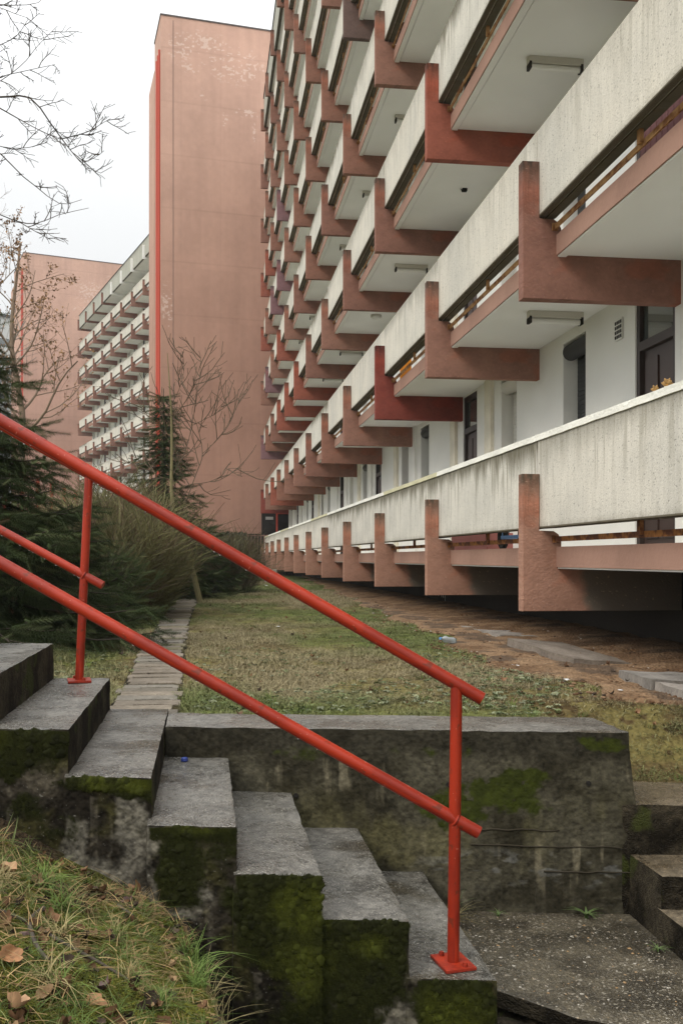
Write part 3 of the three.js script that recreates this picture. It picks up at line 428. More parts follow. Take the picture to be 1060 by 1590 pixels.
        if (kind !== 'cabinet') { const bx = new THREE.CylinderGeometry(0.10, 0.10, hw * 2 - 0.01, 18); bx.rotateX(Math.PI / 2); bx.translate(Wx + 0.09, s1 - 0.10, 0); part(wn, 'shutter_box', bx, mt); }
        part(wn, 'sill', uvBox(box(Wx - 0.03, Wx + 0.17, s0 - 0.03, s0, hw, -hw)), M.soffit);
      }
      if (r > 0.35 && o.detail) { const st = part(b, 'pilaster', uvBox(box(Wx - 0.055, Wx, y0, y1, 0.17, -0.17)), r > 0.7 ? M.wallWarm : M.wall); st.position.z = -(c + hw + 0.55); }
    }
  }
  part(b, 'foundation_wall', uvBox(box(Wx + 0.02, Wx + 0.4, -1.2, y(-0.08, 0), 0, -len), 0.5), M.base);
  part(b, 'end_wall', uvBox(box(Wx + 0.01, depth, -1.2, y(0, FL), -len + 0.3, -len), 0.3), M.fascia);
  part(b, 'end_wall', uvBox(box(Wx + 0.31, depth, -1.2, y(0, FL), 0, -0.3), 0.3), M.fascia);
  part(b, 'rear_wall', uvBox(box(depth - 0.3, depth, -1.2, y(0, FL), -0.31, -len + 0.31), 0.3), M.wall);
  part(b, 'room_back', uvBox(box(Wx + 0.32, Wx + 0.34, y(0.1, 0), y(-0.1, FL), -0.31, -len + 0.31), 0.3), M.dark);
  return { b, y, len, Wx };
}
const red = new Map([['2,3', 'bracketRed'], ['1,4', 'bracketDark'], ['3,10', 'bracketRed'], ['2,9', 'bracketRed'], ['2,10', 'bracketRed'], ['1,11', 'bracketRed'], ['2,8', 'bracketRed'], ['1,13', 'bracketDark'], ['2,13', 'bracketPurple'], ['3,12', 'bracketPurple'], ['4,11', 'bracketPurple'], ['4,10', 'bracketPurple'], ['5,10', 'bracketPurple'], ['7,8', 'bracketOrange'], ['4,13', 'bracketRed'], ['5,13', 'bracketRed'], ['5,12', 'bracketRed'], ['4,5', 'bracketSoot'], ['8,11', 'bracketSoot']]);
const A = makeBlock({ name: 'gallery_apartment_building', label: 'large gallery block on the right with pale concrete parapets on brown brackets', pos: V(2.8, -0.86, 0.8), rot: 0, F: 2.8, s: 3.9, n: 14, gh: -0.86, floors: 8, seed: 11, detail: true, coping: true, grey: true, c0: 11.75,
  paint: (f, k) => red.has(f + ',' + k) ? M[red.get(f + ',' + k)] : null,
  panel: (f, k) => f === 0 ? (k <= 1 ? M.panel : k < 6 ? M.panelOld : M.panel) : f === 1 && k < 3 ? M.panelClean : null });
{ // the far block turns left with the road
  const rot = (25.27 - 7.73) * Math.PI / 180, W2 = 19.4, D0 = 73.9, th = 25.27 * Math.PI / 180;
  const xc = W2 * Math.cos(th) - D0 * Math.sin(th), zc = W2 * Math.sin(th) + D0 * Math.cos(th), [X, D] = CZ(xc, zc);
  makeBlock({ name: 'gallery_apartment_building', label: 'distant gallery block with eight rows of balconies seen between the two pink towers', pos: V(X, -0.6, D), rot, F: 2.69, s: 3.9, n: 9, gh: -0.6 - 2.46 , floors: 8, seed: 23, detail: false, c0: 6, roofUp: 0.12, whiteRoof: true });
}
// ───────── pink towers ─────────
function tower(label, corner, rot, w, d, h0, h1, spots, seed, fins) {
  const t = thing('pink_tower', label, 'tower', corner, rot), hm = h1 - h0;
  const mt = std({ map: towerTex(w, hm, spots, seed), bumpMap: plasterBump, bumpScale: 0.01, roughness: 0.9 });
  const g = new THREE.BoxGeometry(w, hm, d, 1, 1, 1); g.translate(w / 2, h0 + hm / 2, -d / 2);
  part(t, 'wall', g, mt);
  part(t, 'roof_edge', merge([box(-0.04, w + 0.04, h1 + 0.002, h1 + 0.07, 0.04, -d - 0.04)]), std({ color: lin(0.10, 0.085, 0.08), roughness: 0.7, metalness: 0.2 }));
  if (fins) { for (const z of [-0.32, -0.95, -1.6]) part(t, 'red_pipe', (() => { const c = new THREE.CylinderGeometry(0.06, 0.06, hm - 1.9, 14); c.translate(-0.045, h0 + (hm - 1.9) / 2 + 0.2, z); return c; })(), M.redTrim);
    part(t, 'rear_wing', box(-0.02, w - 1, h0, h1 - 1.5, -d - 0.01, -d - 3), mt); }
  return t;
}
{
  const [X, D] = CZ(-280 / 1546 * 52.2, 52.2), c = V(X, -0.86, D), hh = 0.86;
  const sp = [[2.4, 27.3, 0.9, 0.7, 1], [1.0, 27.0, 0.7, 0.7, 0.6], [1.4, 25.9, 0.6, 0.25, 0.9], [3.9, 26.4, 1.6, 0.9, 0.45], [4.5, 23.9, 0.65, 0.25, 1.1], [4.95, 22.9, 0.12, 0.6, 1.3], [0.3, 13.2, 0.30, 1.1, 1.2], [2.2, 24.6, 0.3, 0.3, 0.6], [3.4, 23.4, 0.15, 0.4, 0.7]];
  const t = tower('tall windowless pink tower with red pipes down its left corner, next to the gallery block', c, (16.5 - 7.73) * Math.PI / 180, 11, 3.1, 0 + hh + 1.33, 28.5 + hh, sp.map(([a, b, ...r]) => [a, b - 1.33, ...r]), 611, true);
  part(t, 'base_wall', uvBox(box(0.3, 10.7, -0.2, hh + 1.33, -0.9, -3), 0.4), M.base);
  const r1 = part(t, 'downpipe_line', box(0.62, 0.66, hh + 2, hh + 28.3, 0.012, 0.004), std({ color: lin(0.26, 0.17, 0.14), roughness: 0.9 }));
}
{
  const [X, D] = CZ(-493 / 1546 * 112, 112), hh = 0.86;
  tower('far pink tower with peeling white paint, rising behind the left trees', V(X, -0.86, D), (24.6 - 7.73) * Math.PI / 180, 26, 9, 0, 34.4 + hh, [[7.2, 31.6, 1.5, 1.4, 1.3], [8.2, 30.8, 2.0, 0.5, 1.1], [7.0, 29.6, 1.6, 0.4, 1.2], [9.6, 32.4, 0.4, 1.3, 1]], 631, true);
}
// ───────── ceiling lamps under the galleries of the near block ─────────
{
  const body = (g => g)(null);
  const floorName = ['', 'first', 'second', 'third', 'fourth'], bay = ['', 'nearest', 'second nearest', 'third', 'fourth', 'fifth', 'sixth', 'seventh', 'eighth'];
  const mk = (f, k, kind) => {
    const D = 8.6 + 3.9 * (k - 1) + 2.0, h = 2.725 + 2.8 * (f - 1), p = V(3.82, h, D);
    const l = thing('ceiling_lamp', `${kind === 'round' ? 'round glass' : kind === 'mount' ? 'bare dark mount of a missing' : 'fluorescent tube'} ceiling lamp under the ${floorName[f]} raised gallery, ${bay[k]} bay`, 'lamp', p, 0, 'lamps under the gallery ceilings');
    if (kind === 'round') { const c = new THREE.CylinderGeometry(0.12, 0.13, 0.05, 20); c.translate(0, -0.026, 0); part(l, 'lamp_base', c, M.lampBody); const s = new THREE.SphereGeometry(0.11, 18, 8, 0, 6.283, 1.57, 1.57); s.scale(1, 0.55, 1); s.translate(0, -0.05, 0); part(l, 'lamp_glass', s, M.lampTube); }
    else if (kind === 'mount') { part(l, 'lamp_base', box(-0.035, 0.035, -0.04, -0.001, 0.035, -0.035), M.dark); part(l, 'loose_wire', tube([new THREE.Vector3(0, -0.04, 0), new THREE.Vector3(-0.03, -0.05, 0.02), new THREE.Vector3(-0.06, -0.02, 0.02)], 0.008, 0.006, 8, 5), M.dark); }
    else { part(l, 'housing', uvBox(box(-0.31, 0.31, -0.075, -0.001, 0.05, -0.05)), M.lampBody); const c = new THREE.CylinderGeometry(0.034, 0.034, 0.56, 14); c.rotateZ(Math.PI / 2); c.translate(0, -0.105, 0.0); part(l, 'tube', c, M.lampTube); for (const s of [-1, 1]) part(l, 'tube_holder', box(s * 0.295 - 0.014, s * 0.295 + 0.014, -0.135, -0.06, 0.052, -0.052), M.base); }
  };
  mk(1, 1, 'tube'); mk(2, 1, 'tube'); mk(2, 2, 'mount'); mk(2, 3, 'tube'); mk(2, 4, 'round'); mk(2, 5, 'tube'); mk(2, 6, 'tube'); mk(3, 3, 'tube'); mk(3, 4, 'tube'); mk(3, 5, 'tube'); mk(3, 7, 'tube'); mk(3, 8, 'tube');
}
{ // perforated vent grille and small notices by the nearest door, things on the parapet
  const o = thing('wall_vent', 'small perforated white vent high on the wall beside the nearest brown door', 'vent', V(4.29, 2.40, 9.95)); part(o, 'vent_plate', box(-0.016, 0.0, -0.11, 0.11, 0.09, -0.09), M.wall);
  const hs = []; for (let i = 0; i < 4; i++) for (let j = 0; j < 4; j++) hs.push(box(-0.020, -0.017, -0.095 + j * 0.05, -0.060 + j * 0.05, 0.078 - i * 0.045, 0.050 - i * 0.045)); part(o, 'vent_hole', merge(hs), M.dark);
  const n = thing('notice_plate', 'small white notice with a red mark beside the nearest door', 'notice', V(4.288, 1.14, 9.98)); part(n, 'plate', box(-0.008, 0, -0.09, 0.09, 0.09, -0.09), std({ color: lin(0.75, 0.75, 0.75), roughness: 0.5 })); part(n, 'red_mark', box(-0.011, -0.0085, -0.05, 0.02, 0.05, 0.0), std({ color: lin(0.55, 0.06, 0.04), roughness: 0.6 }));
  const y0 = 1.114; // ornaments and a trellis fixed on the parapet
  const star = (x, D, s, lab) => { const q = thing('flower_ornament', lab, 'ornament', V(x, y0, D)); const pet = []; for (let i = 0; i < 12; i++) { const g = new THREE.SphereGeometry(1, 8, 6); g.scale(0.036 * s, 0.012 * s, 0.016 * s); g.translate(0.035 * s, 0, 0); g.rotateZ(0.5 + (i % 3) * 0.35); g.rotateY(i * 0.53); g.translate(0, 0.035 * s + 0.01 * (i % 2), 0); pet.push(g); } part(q, 'petals', merge(pet), std({ color: lin(0.34, 0.21, 0.085), roughness: 0.9 })); const c = new THREE.SphereGeometry(0.022 * s, 10, 8); c.translate(0, 0.05 * s, 0); part(q, 'flower_head', c, std({ color: lin(0.38, 0.20, 0.05), roughness: 0.9 })); const pot = new THREE.CylinderGeometry(0.03 * s, 0.022 * s, 0.035 * s, 12); pot.translate(0, 0.017 * s, 0); part(q, 'pot', pot, std({ color: lin(0.6, 0.55, 0.42), roughness: 0.8 })); };
  star(3.02, 6.42, 0.55, 'small yellow straw flower on the parapet, left one of the pair'); star(3.02, 6.24, 0.7, 'larger straw flower on the parapet, right one of the pair');
  const tp = V(3.02, 1.114, 5.72), tr = thing('wooden_trellis', 'reddish slatted wooden trellis standing on the parapet at the right edge', 'trellis', tp), wood = std({ map: paintTex, color: lin(0.24, 0.10, 0.07), roughness: 0.7 });
  part(tr, 'rail', rod(new THREE.Vector3(0, 0.0, -0.26), new THREE.Vector3(0, 0.52, 0.05), 0.011, 8), wood);
  part(tr, 'rail', box(-0.012, 0.012, 0.012, 0.035, 0.6, -0.24), M.dark);
  for (let i = 0; i < 9; i++) { const z = -0.2 + i * 0.075; part(tr, 'slat', uvBox(box(-0.008, 0.008, 0.036, Math.min(0.62, 0.05 + (z + 0.26) * 1.62), z + 0.02, z - 0.02)), wood); }
}
{ // red-brown slatted screen and low kerb seen through the gap, bicycle by the second bay
  const wood = std({ map: paintTex, color: lin(0.20, 0.08, 0.08), roughness: 0.7 });
  const s = thing('slatted_screen', 'red brown slatted wooden screen behind the first raised parapet at the right', 'screen', V(3.55, 2.9, 6.9)); for (let i = 0; i < 14; i++) part(s, 'slat', uvBox(box(-0.015, 0.015, 0.004, 0.9, 0.5 - i * 0.10, 0.41 - i * 0.10)), wood); part(s, 'rail', box(0.016, 0.04, 0.7, 0.76, 0.5, -0.9), wood);
  const k = thing('low_planter', 'low red planter box behind the ground gallery parapet', 'planter', V(3.9, 0.102, 13.6)); part(k, 'box', uvBox(box(-0.18, 0.18, 0, 0.24, 0.65, -1.3)), std({ map: paintTex, color: lin(0.36, 0.13, 0.11), roughness: 0.8 })); part(k, 'soil', box(-0.15, 0.15, 0.241, 0.25, 0.6, -1.25), M.dark);
  const cl = thing('orange_cloth', 'orange cloth hanging behind the first raised parapet', 'cloth', V(3.55, 2.95, 17.6)); const g = new THREE.PlaneGeometry(0.8, 0.75, 24, 6), p = g.attributes.position; for (let i = 0; i < p.count; i++) p.setZ(i, 0.03 * Math.sin(p.getX(i) * 26)); g.rotateY(-Math.PI / 2); g.translate(0, 0.42, 0); g.computeVertexNormals(); part(cl, 'fabric', g, std({ color: lin(0.65, 0.25, 0.03), roughness: 0.9, side: THREE.DoubleSide })); part(cl, 'line', rod(new THREE.Vector3(0, 0.8, 0.6), new THREE.Vector3(0, 0.8, -0.6), 0.006, 6), M.dark);
  const bk = thing('scooter', 'small blue and black child scooter on the ground gallery behind the gap', 'scooter', V(3.75, 0.102, 11.9)); const blue = std({ color: lin(0.10, 0.20, 0.38), roughness: 0.5 });
  for (const z of [0.42, -0.42]) { const w = new THREE.TorusGeometry(0.13, 0.035, 10, 22); w.rotateY(Math.PI / 2); w.translate(0, 0.165, z); part(bk, 'wheel', w, M.dark); }
  part(bk, 'deck', box(-0.08, 0.08, 0.14, 0.18, 0.36, -0.26), blue); part(bk, 'stem', rod(new THREE.Vector3(0, 0.16, -0.40), new THREE.Vector3(0, 0.85, -0.30), 0.022, 10), blue); part(bk, 'handlebar', rod(new THREE.Vector3(-0.22, 0.85, -0.30), new THREE.Vector3(0.22, 0.85, -0.30), 0.016, 10), M.dark);
}
{ // chalky scrawl on the foundation wall
  const o = thing('graffiti', 'pale painted scrawl on the dark foundation wall below the second bracket', 'graffiti', V(4.31, -0.40, 18.1)); const mt = std({ color: lin(0.33, 0.33, 0.30), roughness: 0.9 });
  const st = (pts) => tube(pts.map(([z, y2]) => new THREE.Vector3(-0.004, y2, -z)), 0.018, 0.016, 16, 5).scale(0.35, 1, 1);
  part(o, 'stroke', merge([st([[0.95, 0.16], [0.98, -0.10], [0.75, -0.28], [0.55, -0.12], [0.60, 0.16]]), st([[0.42, -0.02], [0.28, -0.20], [0.40, -0.30], [0.46, -0.16], [0.30, -0.06]]), st([[0.16, 0.0], [0.04, -0.2], [0.16, -0.30], [0.22, -0.16], [0.06, -0.08]]), st([[-0.06, 0.02], [-0.10, -0.32]]), st([[-0.04, 0.02], [-0.22, -0.02], [-0.10, -0.14], [-0.26, -0.32]]), st([[-0.36, 0.16], [-0.38, -0.42]]), st([[-0.26, 0.04], [-0.5, 0.03]])]), mt);
}
{ // dark stair hall at the far end of the ground gallery
  const o = thing('entrance_porch', 'dark doorway with red frame at the far end of the lowest gallery', 'doorway', V(2.9, -0.86, 52.3));
  part(o, 'wall', box(0.0, 2.2, 0, 3.62, -0.2, -0.5), M.dark); part(o, 'door_frame', merge([box(0.75, 0.83, 0.95, 3.3, -0.15, -0.2), box(1.75, 1.83, 0.95, 3.3, -0.15, -0.2), box(0.83, 1.75, 3.2, 3.3, -0.15, -0.2)]), M.redTrim); part(o, 'sign_plate', box(0.2, 0.6, 2.9, 3.05, -0.17, -0.2), M.metal);
}
// ───────── fences at the lawn's end ─────────
{
  const p0 = CZ(-150 / 1546 * 49, 49), fp = V(p0[0] - 3.2, -0.86, p0[1] + 0.2), f = thing('bar_fence', 'brown vertical bar fence below the pink tower at the end of the lawn', 'fence', fp, 0.1), br = std({ color: lin(0.20, 0.11, 0.09), roughness: 0.8 });
  for (let i = 0; i < 34; i++) part(f, 'bar', box(-0.018, 0.018, 0.75, 2.05, 0.018, -0.018), br).position.x = 0.16 * i + 0.05;
  part(f, 'rail', box(0, 5.4, 1.97, 2.02, 0.03, 0.019), br); part(f, 'rail', box(0, 5.4, 0.82, 0.87, 0.03, 0.019), br);
  const w = thing('low_concrete_wall', 'low stained concrete wall under the bar fence', 'wall', V(p0[0] - 3.4, -0.9, p0[1] - 0.3), 0.1); const R = rng(8); for (let i = 0; i < 12; i++) part(w, 'block', uvBox(box(i * 0.5 + 0.008, i * 0.5 + 0.492, 0, 0.66 + R() * 0.08, 0.1 + R() * 0.02, -0.1), 0.6), i % 3 ? M.retaining : M.coping);
  const pp = thing('metal_pipe', 'pale metal pipe lying along the low wall at the end of the lawn', 'pipe', V(p0[0] - 3.6, -0.26, p0[1] - 0.75), 0.1); part(pp, 'pipe_body', rod(new THREE.Vector3(0, 0, 0), new THREE.Vector3(3.4, 0.16, 0), 0.045, 12), M.metal); for (const x of [0.15, 3.2]) part(pp, 'support', box(x - 0.04, x + 0.04, -0.66, 0.02, 0.04, -0.04), M.base);
}
{ // rust-red ramp railing on the mossy embankment at the left
  const a = at(8, 722, 26), bE = at(175, 783, 40), base = a.clone(); base.y -= 1; const o = thing('ramp_railing', 'rust red railing running down the mossy embankment behind the spruce', 'railing', base), m = std({ color: lin(0.36, 0.075, 0.045), roughness: 0.6 }), olive = std({ color: lin(0.16, 0.12, 0.07), roughness: 0.8 });
  part(o, 'top_rail', rel(rod(a, bE, 0.045, 8), base), olive); const d = new THREE.Vector3(0, -0.5, 0); part(o, 'middle_rail', rel(rod(a.clone().add(d), bE.clone().add(d), 0.04, 8), base), olive);
  for (let i = 0; i <= 9; i++) { const q = a.clone().lerp(bE, i / 9); part(o, 'post', rel(rod(q.clone().add(new THREE.Vector3(0, -1.25, 0)), q, 0.06, 8), base), m); }
}
// ───────── paving ─────────
{
  const R = rng(31), gs = []; for (let v = 0; v < 6; v++) { const w = 0.17 + 0.03 * R(), d = 0.094, n0 = -w + 0.03 + 0.10 * R(), n1 = w - 0.03 - 0.08 * R(), nd = 0.030 + 0.012 * R(), s = new THREE.Shape(); const j = () => 0.006 * (R() - 0.5); s.moveTo(-w + j(), -d); s.lineTo(n0, -d + j() * 0.5); s.lineTo(n0 + 0.008, -d + nd); s.lineTo((n0 + n1) / 2, -d + nd + j()); s.lineTo(n1 - 0.008, -d + nd * 0.9); s.lineTo(n1, -d + j() * 0.5); s.lineTo(w + j(), -d); s.lineTo(w + 2 * j(), 0); s.lineTo(w + j(), d - 0.003); s.lineTo(0, d - 0.003 + j() * 0.5); s.lineTo(-w + j(), d - 0.003); s.lineTo(-w + 2 * j(), 0); const g = new THREE.ExtrudeGeometry(s, { depth: 0.05, bevelEnabled: true, bevelThickness: 0.004, bevelSize: 0.003, bevelOffset: -0.003, bevelSegments: 1 }); g.rotateX(-Math.PI / 2); g.translate(0, -0.054, 0); gs.push(uvBox(g, 1.0, v * 0.37, v * 0.21)); }
  const cols = [[0.62, 0.53, 0.42], [0.75, 0.64, 0.50], [0.52, 0.46, 0.37], [0.66, 0.60, 0.50], [0.58, 0.52, 0.34]].map(c => std({ map: tex0, color: lin(...c), roughness: 0.9, bumpMap: treadBump, bumpScale: 0.01 }));
  const path = new THREE.Group(); path.name = 'garden_path'; path.userData = { kind: 'structure', label: 'narrow path of weathered concrete slabs through the lawn', category: 'path' }; scene.add(path);
  const bed = [], uv = [], idx = []; let n = 0; for (let D = 5.15; D < 30; D += 0.15, n++) for (const s of [-1, 1]) { const X = pathX(D) + s * (0.20 + 0.03 * (fbm(D * 3, s + 3, 0, 0, 19, 2) - 0.5)); bed.push(X, groundH(X, D) + 0.006 + EYE, -D); uv.push(X, D); }
  for (let j = 0; j < n - 1; j++) { const a = j * 2; idx.push(a, a + 1, a + 2, a + 1, a + 3, a + 2); }
  const bg = new THREE.BufferGeometry(); bg.setAttribute('position', new THREE.Float32BufferAttribute(bed, 3)); bg.setAttribute('uv', new THREE.Float32BufferAttribute(uv, 2)); bg.setIndex(idx); bg.computeVertexNormals(); part(path, 'bed', bg, std({ map: riserTex, color: lin(0.8, 0.75, 0.5), roughness: 0.95 }));
  for (let D = 5.36; D < 29; D += 0.190) { const m = part(path, 'paving_slab', gs[Math.floor(R() * 6)], cols[Math.floor(R() * 5)]); const X = pathX(D) + (R() - 0.5) * 0.05; m.position.set(X, groundH(X, D) + EYE + 0.014 + 0.006 * R(), -D); m.rotation.set((R() - 0.5) * 0.03, (R() - 0.5) * 0.05, (R() - 0.5) * 0.03); }
  const pv = new THREE.Group(); pv.name = 'pavement'; pv.userData = { kind: 'structure', label: 'row of sunken grey paving slabs along the foundation wall', category: 'pavement' }; scene.add(pv);
  const big = []; for (let v = 0; v < 3; v++) { const g = new THREE.BoxGeometry(0.52, 0.07, 1, 12, 2, 22), p = g.attributes.position; for (let i = 0; i < p.count; i++) { const x = p.getX(i), y = p.getY(i), z = p.getZ(i); p.setXYZ(i, x + 0.02 * (n3(x * 8 + v * 7, 1, z * 8, 13) - 0.5), y + 0.012 * (n3(x * 9 + v * 9, 5, z * 9, 17) - 0.5), z + 0.02 * (n3(x * 8 + v * 5, 9, z * 8, 19) - 0.5)); } big.push(uvBox(g, 1, v * 0.3)); }
  const pm = [[0.85, 0.76, 0.66], [0.72, 0.66, 0.58], [0.62, 0.52, 0.42]].map(c => std({ map: tex0, color: lin(...c), roughness: 0.9, bumpMap: treadBump, bumpScale: 0.008 }));
  [[3.06, 5.5, 0.95, 0.018, -0.07], [3.06, 6.25, 0.5, 0.022, -0.05], [3.04, 8.15, 1.6, 0.022, -0.09], [3.3, 10.9, 1.4, -0.014, -0.05]].forEach(([x, D, L, up, tl], i) => { const m = part(pv, 'paving_slab', big[i % 3], pm[i % 3]); m.position.set(x, groundH(x, D) + EYE + up, -D); m.scale.z = L; m.rotation.set(0.01 * (i % 3), 0.03 * ((i % 4) - 1.5), tl); });
}
// ───────── grass and ground cover ─────────
function blade(out, col, R, len, w, lean, ang, ox, oz, segs = 3) {
  const ca = Math.cos(ang), sa = Math.sin(ang), L = []; for (let k = 0; k <= segs; k++) { const t = k / segs, r = len * (lean * t * t), y = len * t * (1 - 0.55 * lean * t), ww = w * (1 - t * 0.95) * 0.5; L.push([ox + ca * r - sa * ww, y, oz + sa * r + ca * ww], [ox + ca * r + sa * ww, y, oz + sa * r - ca * ww]); }
  for (let k = 0; k < segs; k++) { const a = L[2 * k], b = L[2 * k + 1], c = L[2 * k + 2], d = L[2 * k + 3]; out.push(...a, ...b, ...c); if (k < segs - 1) out.push(...b, ...d, ...c); }
}
function geoFrom(arr) { const g = new THREE.BufferGeometry(); g.setAttribute('position', new THREE.Float32BufferAttribute(arr, 3)); g.computeVertexNormals(); return g; }
function tuftGeo(seed, n, len, w, lean, spread, segs) { const R = rng(seed), o = []; for (let i = 0; i < n; i++) { const a = R() * 6.283, r = spread * Math.sqrt(R()); blade(o, null, R, len * (0.5 + 0.7 * R()), w * (0.7 + 0.6 * R()), lean * (0.3 + R()), R() * 6.283, Math.cos(a) * r, Math.sin(a) * r, segs); } return geoFrom(o); }
const bladeMat = std({ side: THREE.DoubleSide, roughness: 0.8, specularIntensity: 0.35 });
function scatter(name, label, category, geo, mat, n, place) {   // place(i) -> [pos, scale, rotY, colour, tilt] or null
  const M4 = [], C = [], d = new THREE.Object3D(); let tries = 0;
  for (let i = 0; i < n; i++) { const q = place(i); if (!q) continue; d.position.copy(q[0]); Array.isArray(q[1]) ? d.scale.set(...q[1]) : d.scale.setScalar(q[1]); d.rotation.set(q[4] ? q[4][0] : 0, q[2], q[4] ? q[4][1] : 0, 'XZY'); d.updateMatrix(); M4.push(d.matrix.clone()); C.push(q[3]); }
  const im = shadows(new THREE.InstancedMesh(geo, mat, M4.length)), c = new THREE.Color(); M4.forEach((m, i) => { im.setMatrixAt(i, m); c.setRGB(...C[i]); im.setColorAt(i, c); });
  im.name = name; im.userData = { kind: 'stuff', label, category }; return im;
}
{
  const R = rng(41);
  const onLawn = (D0, D1, pw) => { const D = D0 + (D1 - D0) * Math.pow(R(), pw), X = -3.4 - 0.1 * D + R() * (dirtX(D) + 3.5 + 0.1 * D); return [X, D]; };
  const okLawn = (X, D) => { const pd = Math.abs(X - pathX(D)); if (pd < 0.19 || (pd < 0.25 && R() < 0.5)) return false; if (X > dirtX(D) + 0.05 * R()) return false; const c = X < -0.2 ? 5.48 - 0.1 * X : X > 1.97 ? dWall(X) + 0.52 : dWall(X) + 0.46; return D > c; };
  const tint = (X, D) => { const t = fbm(X * 0.5 + 90, D * 0.28 + 90, 0, 0, 233, 4), g = clamp(ss(0.36, 0.56, t + 0.16 * ss(18, 34, D)) * 0.8 + 0.35 * (R() - 0.45) + 0.3 * ss(-0.5, -0.9, X)); const b = mix3([0.245, 0.205, 0.118], [0.110, 0.140, 0.042], g), k = 0.6 + 0.8 * R(); return [b[0] * k, b[1] * k, b[2] * k]; };
  scene.add(scatter('lawn_grass', 'short patchy winter grass, straw and green, on the lawn', 'grass', tuftGeo(1, 8, 0.050, 0.0048, 1.4, 0.04, 2), bladeMat, 150000, () => { const [X, D] = onLawn(4.7, 22, 1.9); if (!okLawn(X, D)) return null; const q = fbm(X * 1.7 + 20, D * 1.7 + 20, 0, 0, 261, 3); if (q < 0.45 && R() < 0.8) return null; return [V(X, groundH(X, D) - 0.004, D), 0.55 + 0.7 * R() * (0.5 + q), R() * 6.28, tint(X, D), [(R() - 0.5) * 0.5, (R() - 0.5) * 0.5]]; }));
  scene.add(scatter('lawn_grass', 'short green and straw grass on the far half of the lawn', 'grass', tuftGeo(2, 7, 0.06, 0.010, 1.1, 0.09, 2), bladeMat, 60000, () => { const [X, D] = onLawn(18, 46, 1.3); if (!okLawn(X, D)) return null; return [V(X, groundH(X, D) - 0.004, D), 0.6 + 0.7 * R(), R() * 6.28, tint(X, D)]; }));
  scene.add(scatter('grass_tufts', 'taller green grass tufts standing in the lawn', 'grass', tuftGeo(3, 22, 0.12, 0.005, 1.3, 0.05, 4), bladeMat, 420, () => { const [X, D] = onLawn(4.7, 20, 1.5); if (!okLawn(X, D)) return null; const k = 0.6 + 0.6 * R(); return [V(X, groundH(X, D) - 0.005, D), 0.35 + 0.6 * R(), R() * 6.28, [0.085 * k, 0.125 * k, 0.025 * k]]; }));
  const leafDisc = (() => { const o = []; for (let i = 0; i < 5; i++) { const a = i * 1.256, ca = Math.cos(a), sa = Math.sin(a), r = 0.028; const P = (u, v, y) => [ca * u - sa * v, y, sa * u + ca * v]; o.push(...P(0.004, 0, 0.01), ...P(r * 0.6, 0.011, 0.022), ...P(r, 0, 0.014), ...P(0.004, 0, 0.01), ...P(r, 0, 0.014), ...P(r * 0.6, -0.011, 0.022)); } return geoFrom(o); })();
  const coverSpots = [[1.7, 5.7, 0.3, 0.4], [2.1, 6.5, 0.22, 0.6], [1.3, 6.2, 0.5, 0.5], [2.05, 7.6, 0.3, 1.0], [0.5, 5.9, 0.5, 0.4], [-0.95, 5.9, 0.35, 0.5], [-1.3, 6.6, 0.5, 0.8], [-1.0, 7.8, 0.4, 1.2], [-1.6, 5.7, 0.5, 0.4], [0.4, 8, 0.6, 1]];
  scene.add(scatter('ground_cover', 'low leafy weeds spreading among the grass', 'weeds', leafDisc, std({ side: THREE.DoubleSide, roughness: 0.6 }), 1800, () => { const s = coverSpots[Math.floor(R() * coverSpots.length)], a = R() * 6.28, r = Math.sqrt(R()) * 1.2, X = s[0] + Math.cos(a) * r * s[2], D = s[1] + Math.sin(a) * r * s[3]; if (!okLawn(X - 0.03, D)) return null; const k = 0.6 + 0.8 * R(); return [V(X, groundH(X, D) + 0.002, D), 0.35 + 0.6 * R(), R() * 6.28, mix3([0.085 * k, 0.115 * k, 0.036 * k], [0.20 * k, 0.22 * k, 0.13 * k], R() < 0.3 ? 1 : 0.1), [(R() - 0.5) * 0.6, (R() - 0.5) * 0.6]]; }));
  const chip = (() => { const g = new THREE.IcosahedronGeometry(0.014, 0); g.scale(1, 0.45, 0.7); return g; })();
  scene.add(scatter('soil_clods', 'small clods, stones and leaf bits on the soil strip', 'soil clods', chip, std({ roughness: 0.95 }), 9000, () => { const D = 4.9 + 20 * Math.pow(R(), 1.6), X = dirtX(D) + (R() - 0.1) * 1.6; if (X > 4.2) return null; const k = R(), c = k < 0.5 ? [0.10, 0.055, 0.03] : k < 0.8 ? [0.19, 0.12, 0.07] : k < 0.93 ? [0.05, 0.035, 0.025] : [0.33, 0.30, 0.26]; return [V(X, groundH(X, D) + 0.016 + 0.05 * ss(3.3, 4.2, X), D), 0.25 + 1.3 * Math.pow(R(), 3), R() * 6.28, c]; }));
  const lf = leafGeo(3, 0.05); scene.add(scatter('leaf_litter', 'small dry brown leaves scattered on the lawn and soil', 'leaf litter', lf, std({ side: THREE.DoubleSide, roughness: 0.8 }), 200, () => { const D = 4.9 + 22 * Math.pow(R(), 1.7), X = -2.4 + R() * 5.8; if (!(okLawn(X, D) || X > dirtX(D)) || X > 4.1) return null; const k = 0.6 + 0.8 * R(); return [V(X, groundH(X, D) + 0.022, D), 0.18 + 0.35 * R(), R() * 6.28, R() < 0.65 ? [0.17 * k, 0.09 * k, 0.045 * k] : [0.07 * k, 0.05 * k, 0.035 * k], [(R() - 0.5) * 0.9, (R() - 0.5) * 0.9]]; }));
}
function toSmooth(g) { const q = mergeVertices(g.deleteAttribute ? (g.deleteAttribute('normal'), g) : g, 1e-5); q.computeVertexNormals(); return q; }
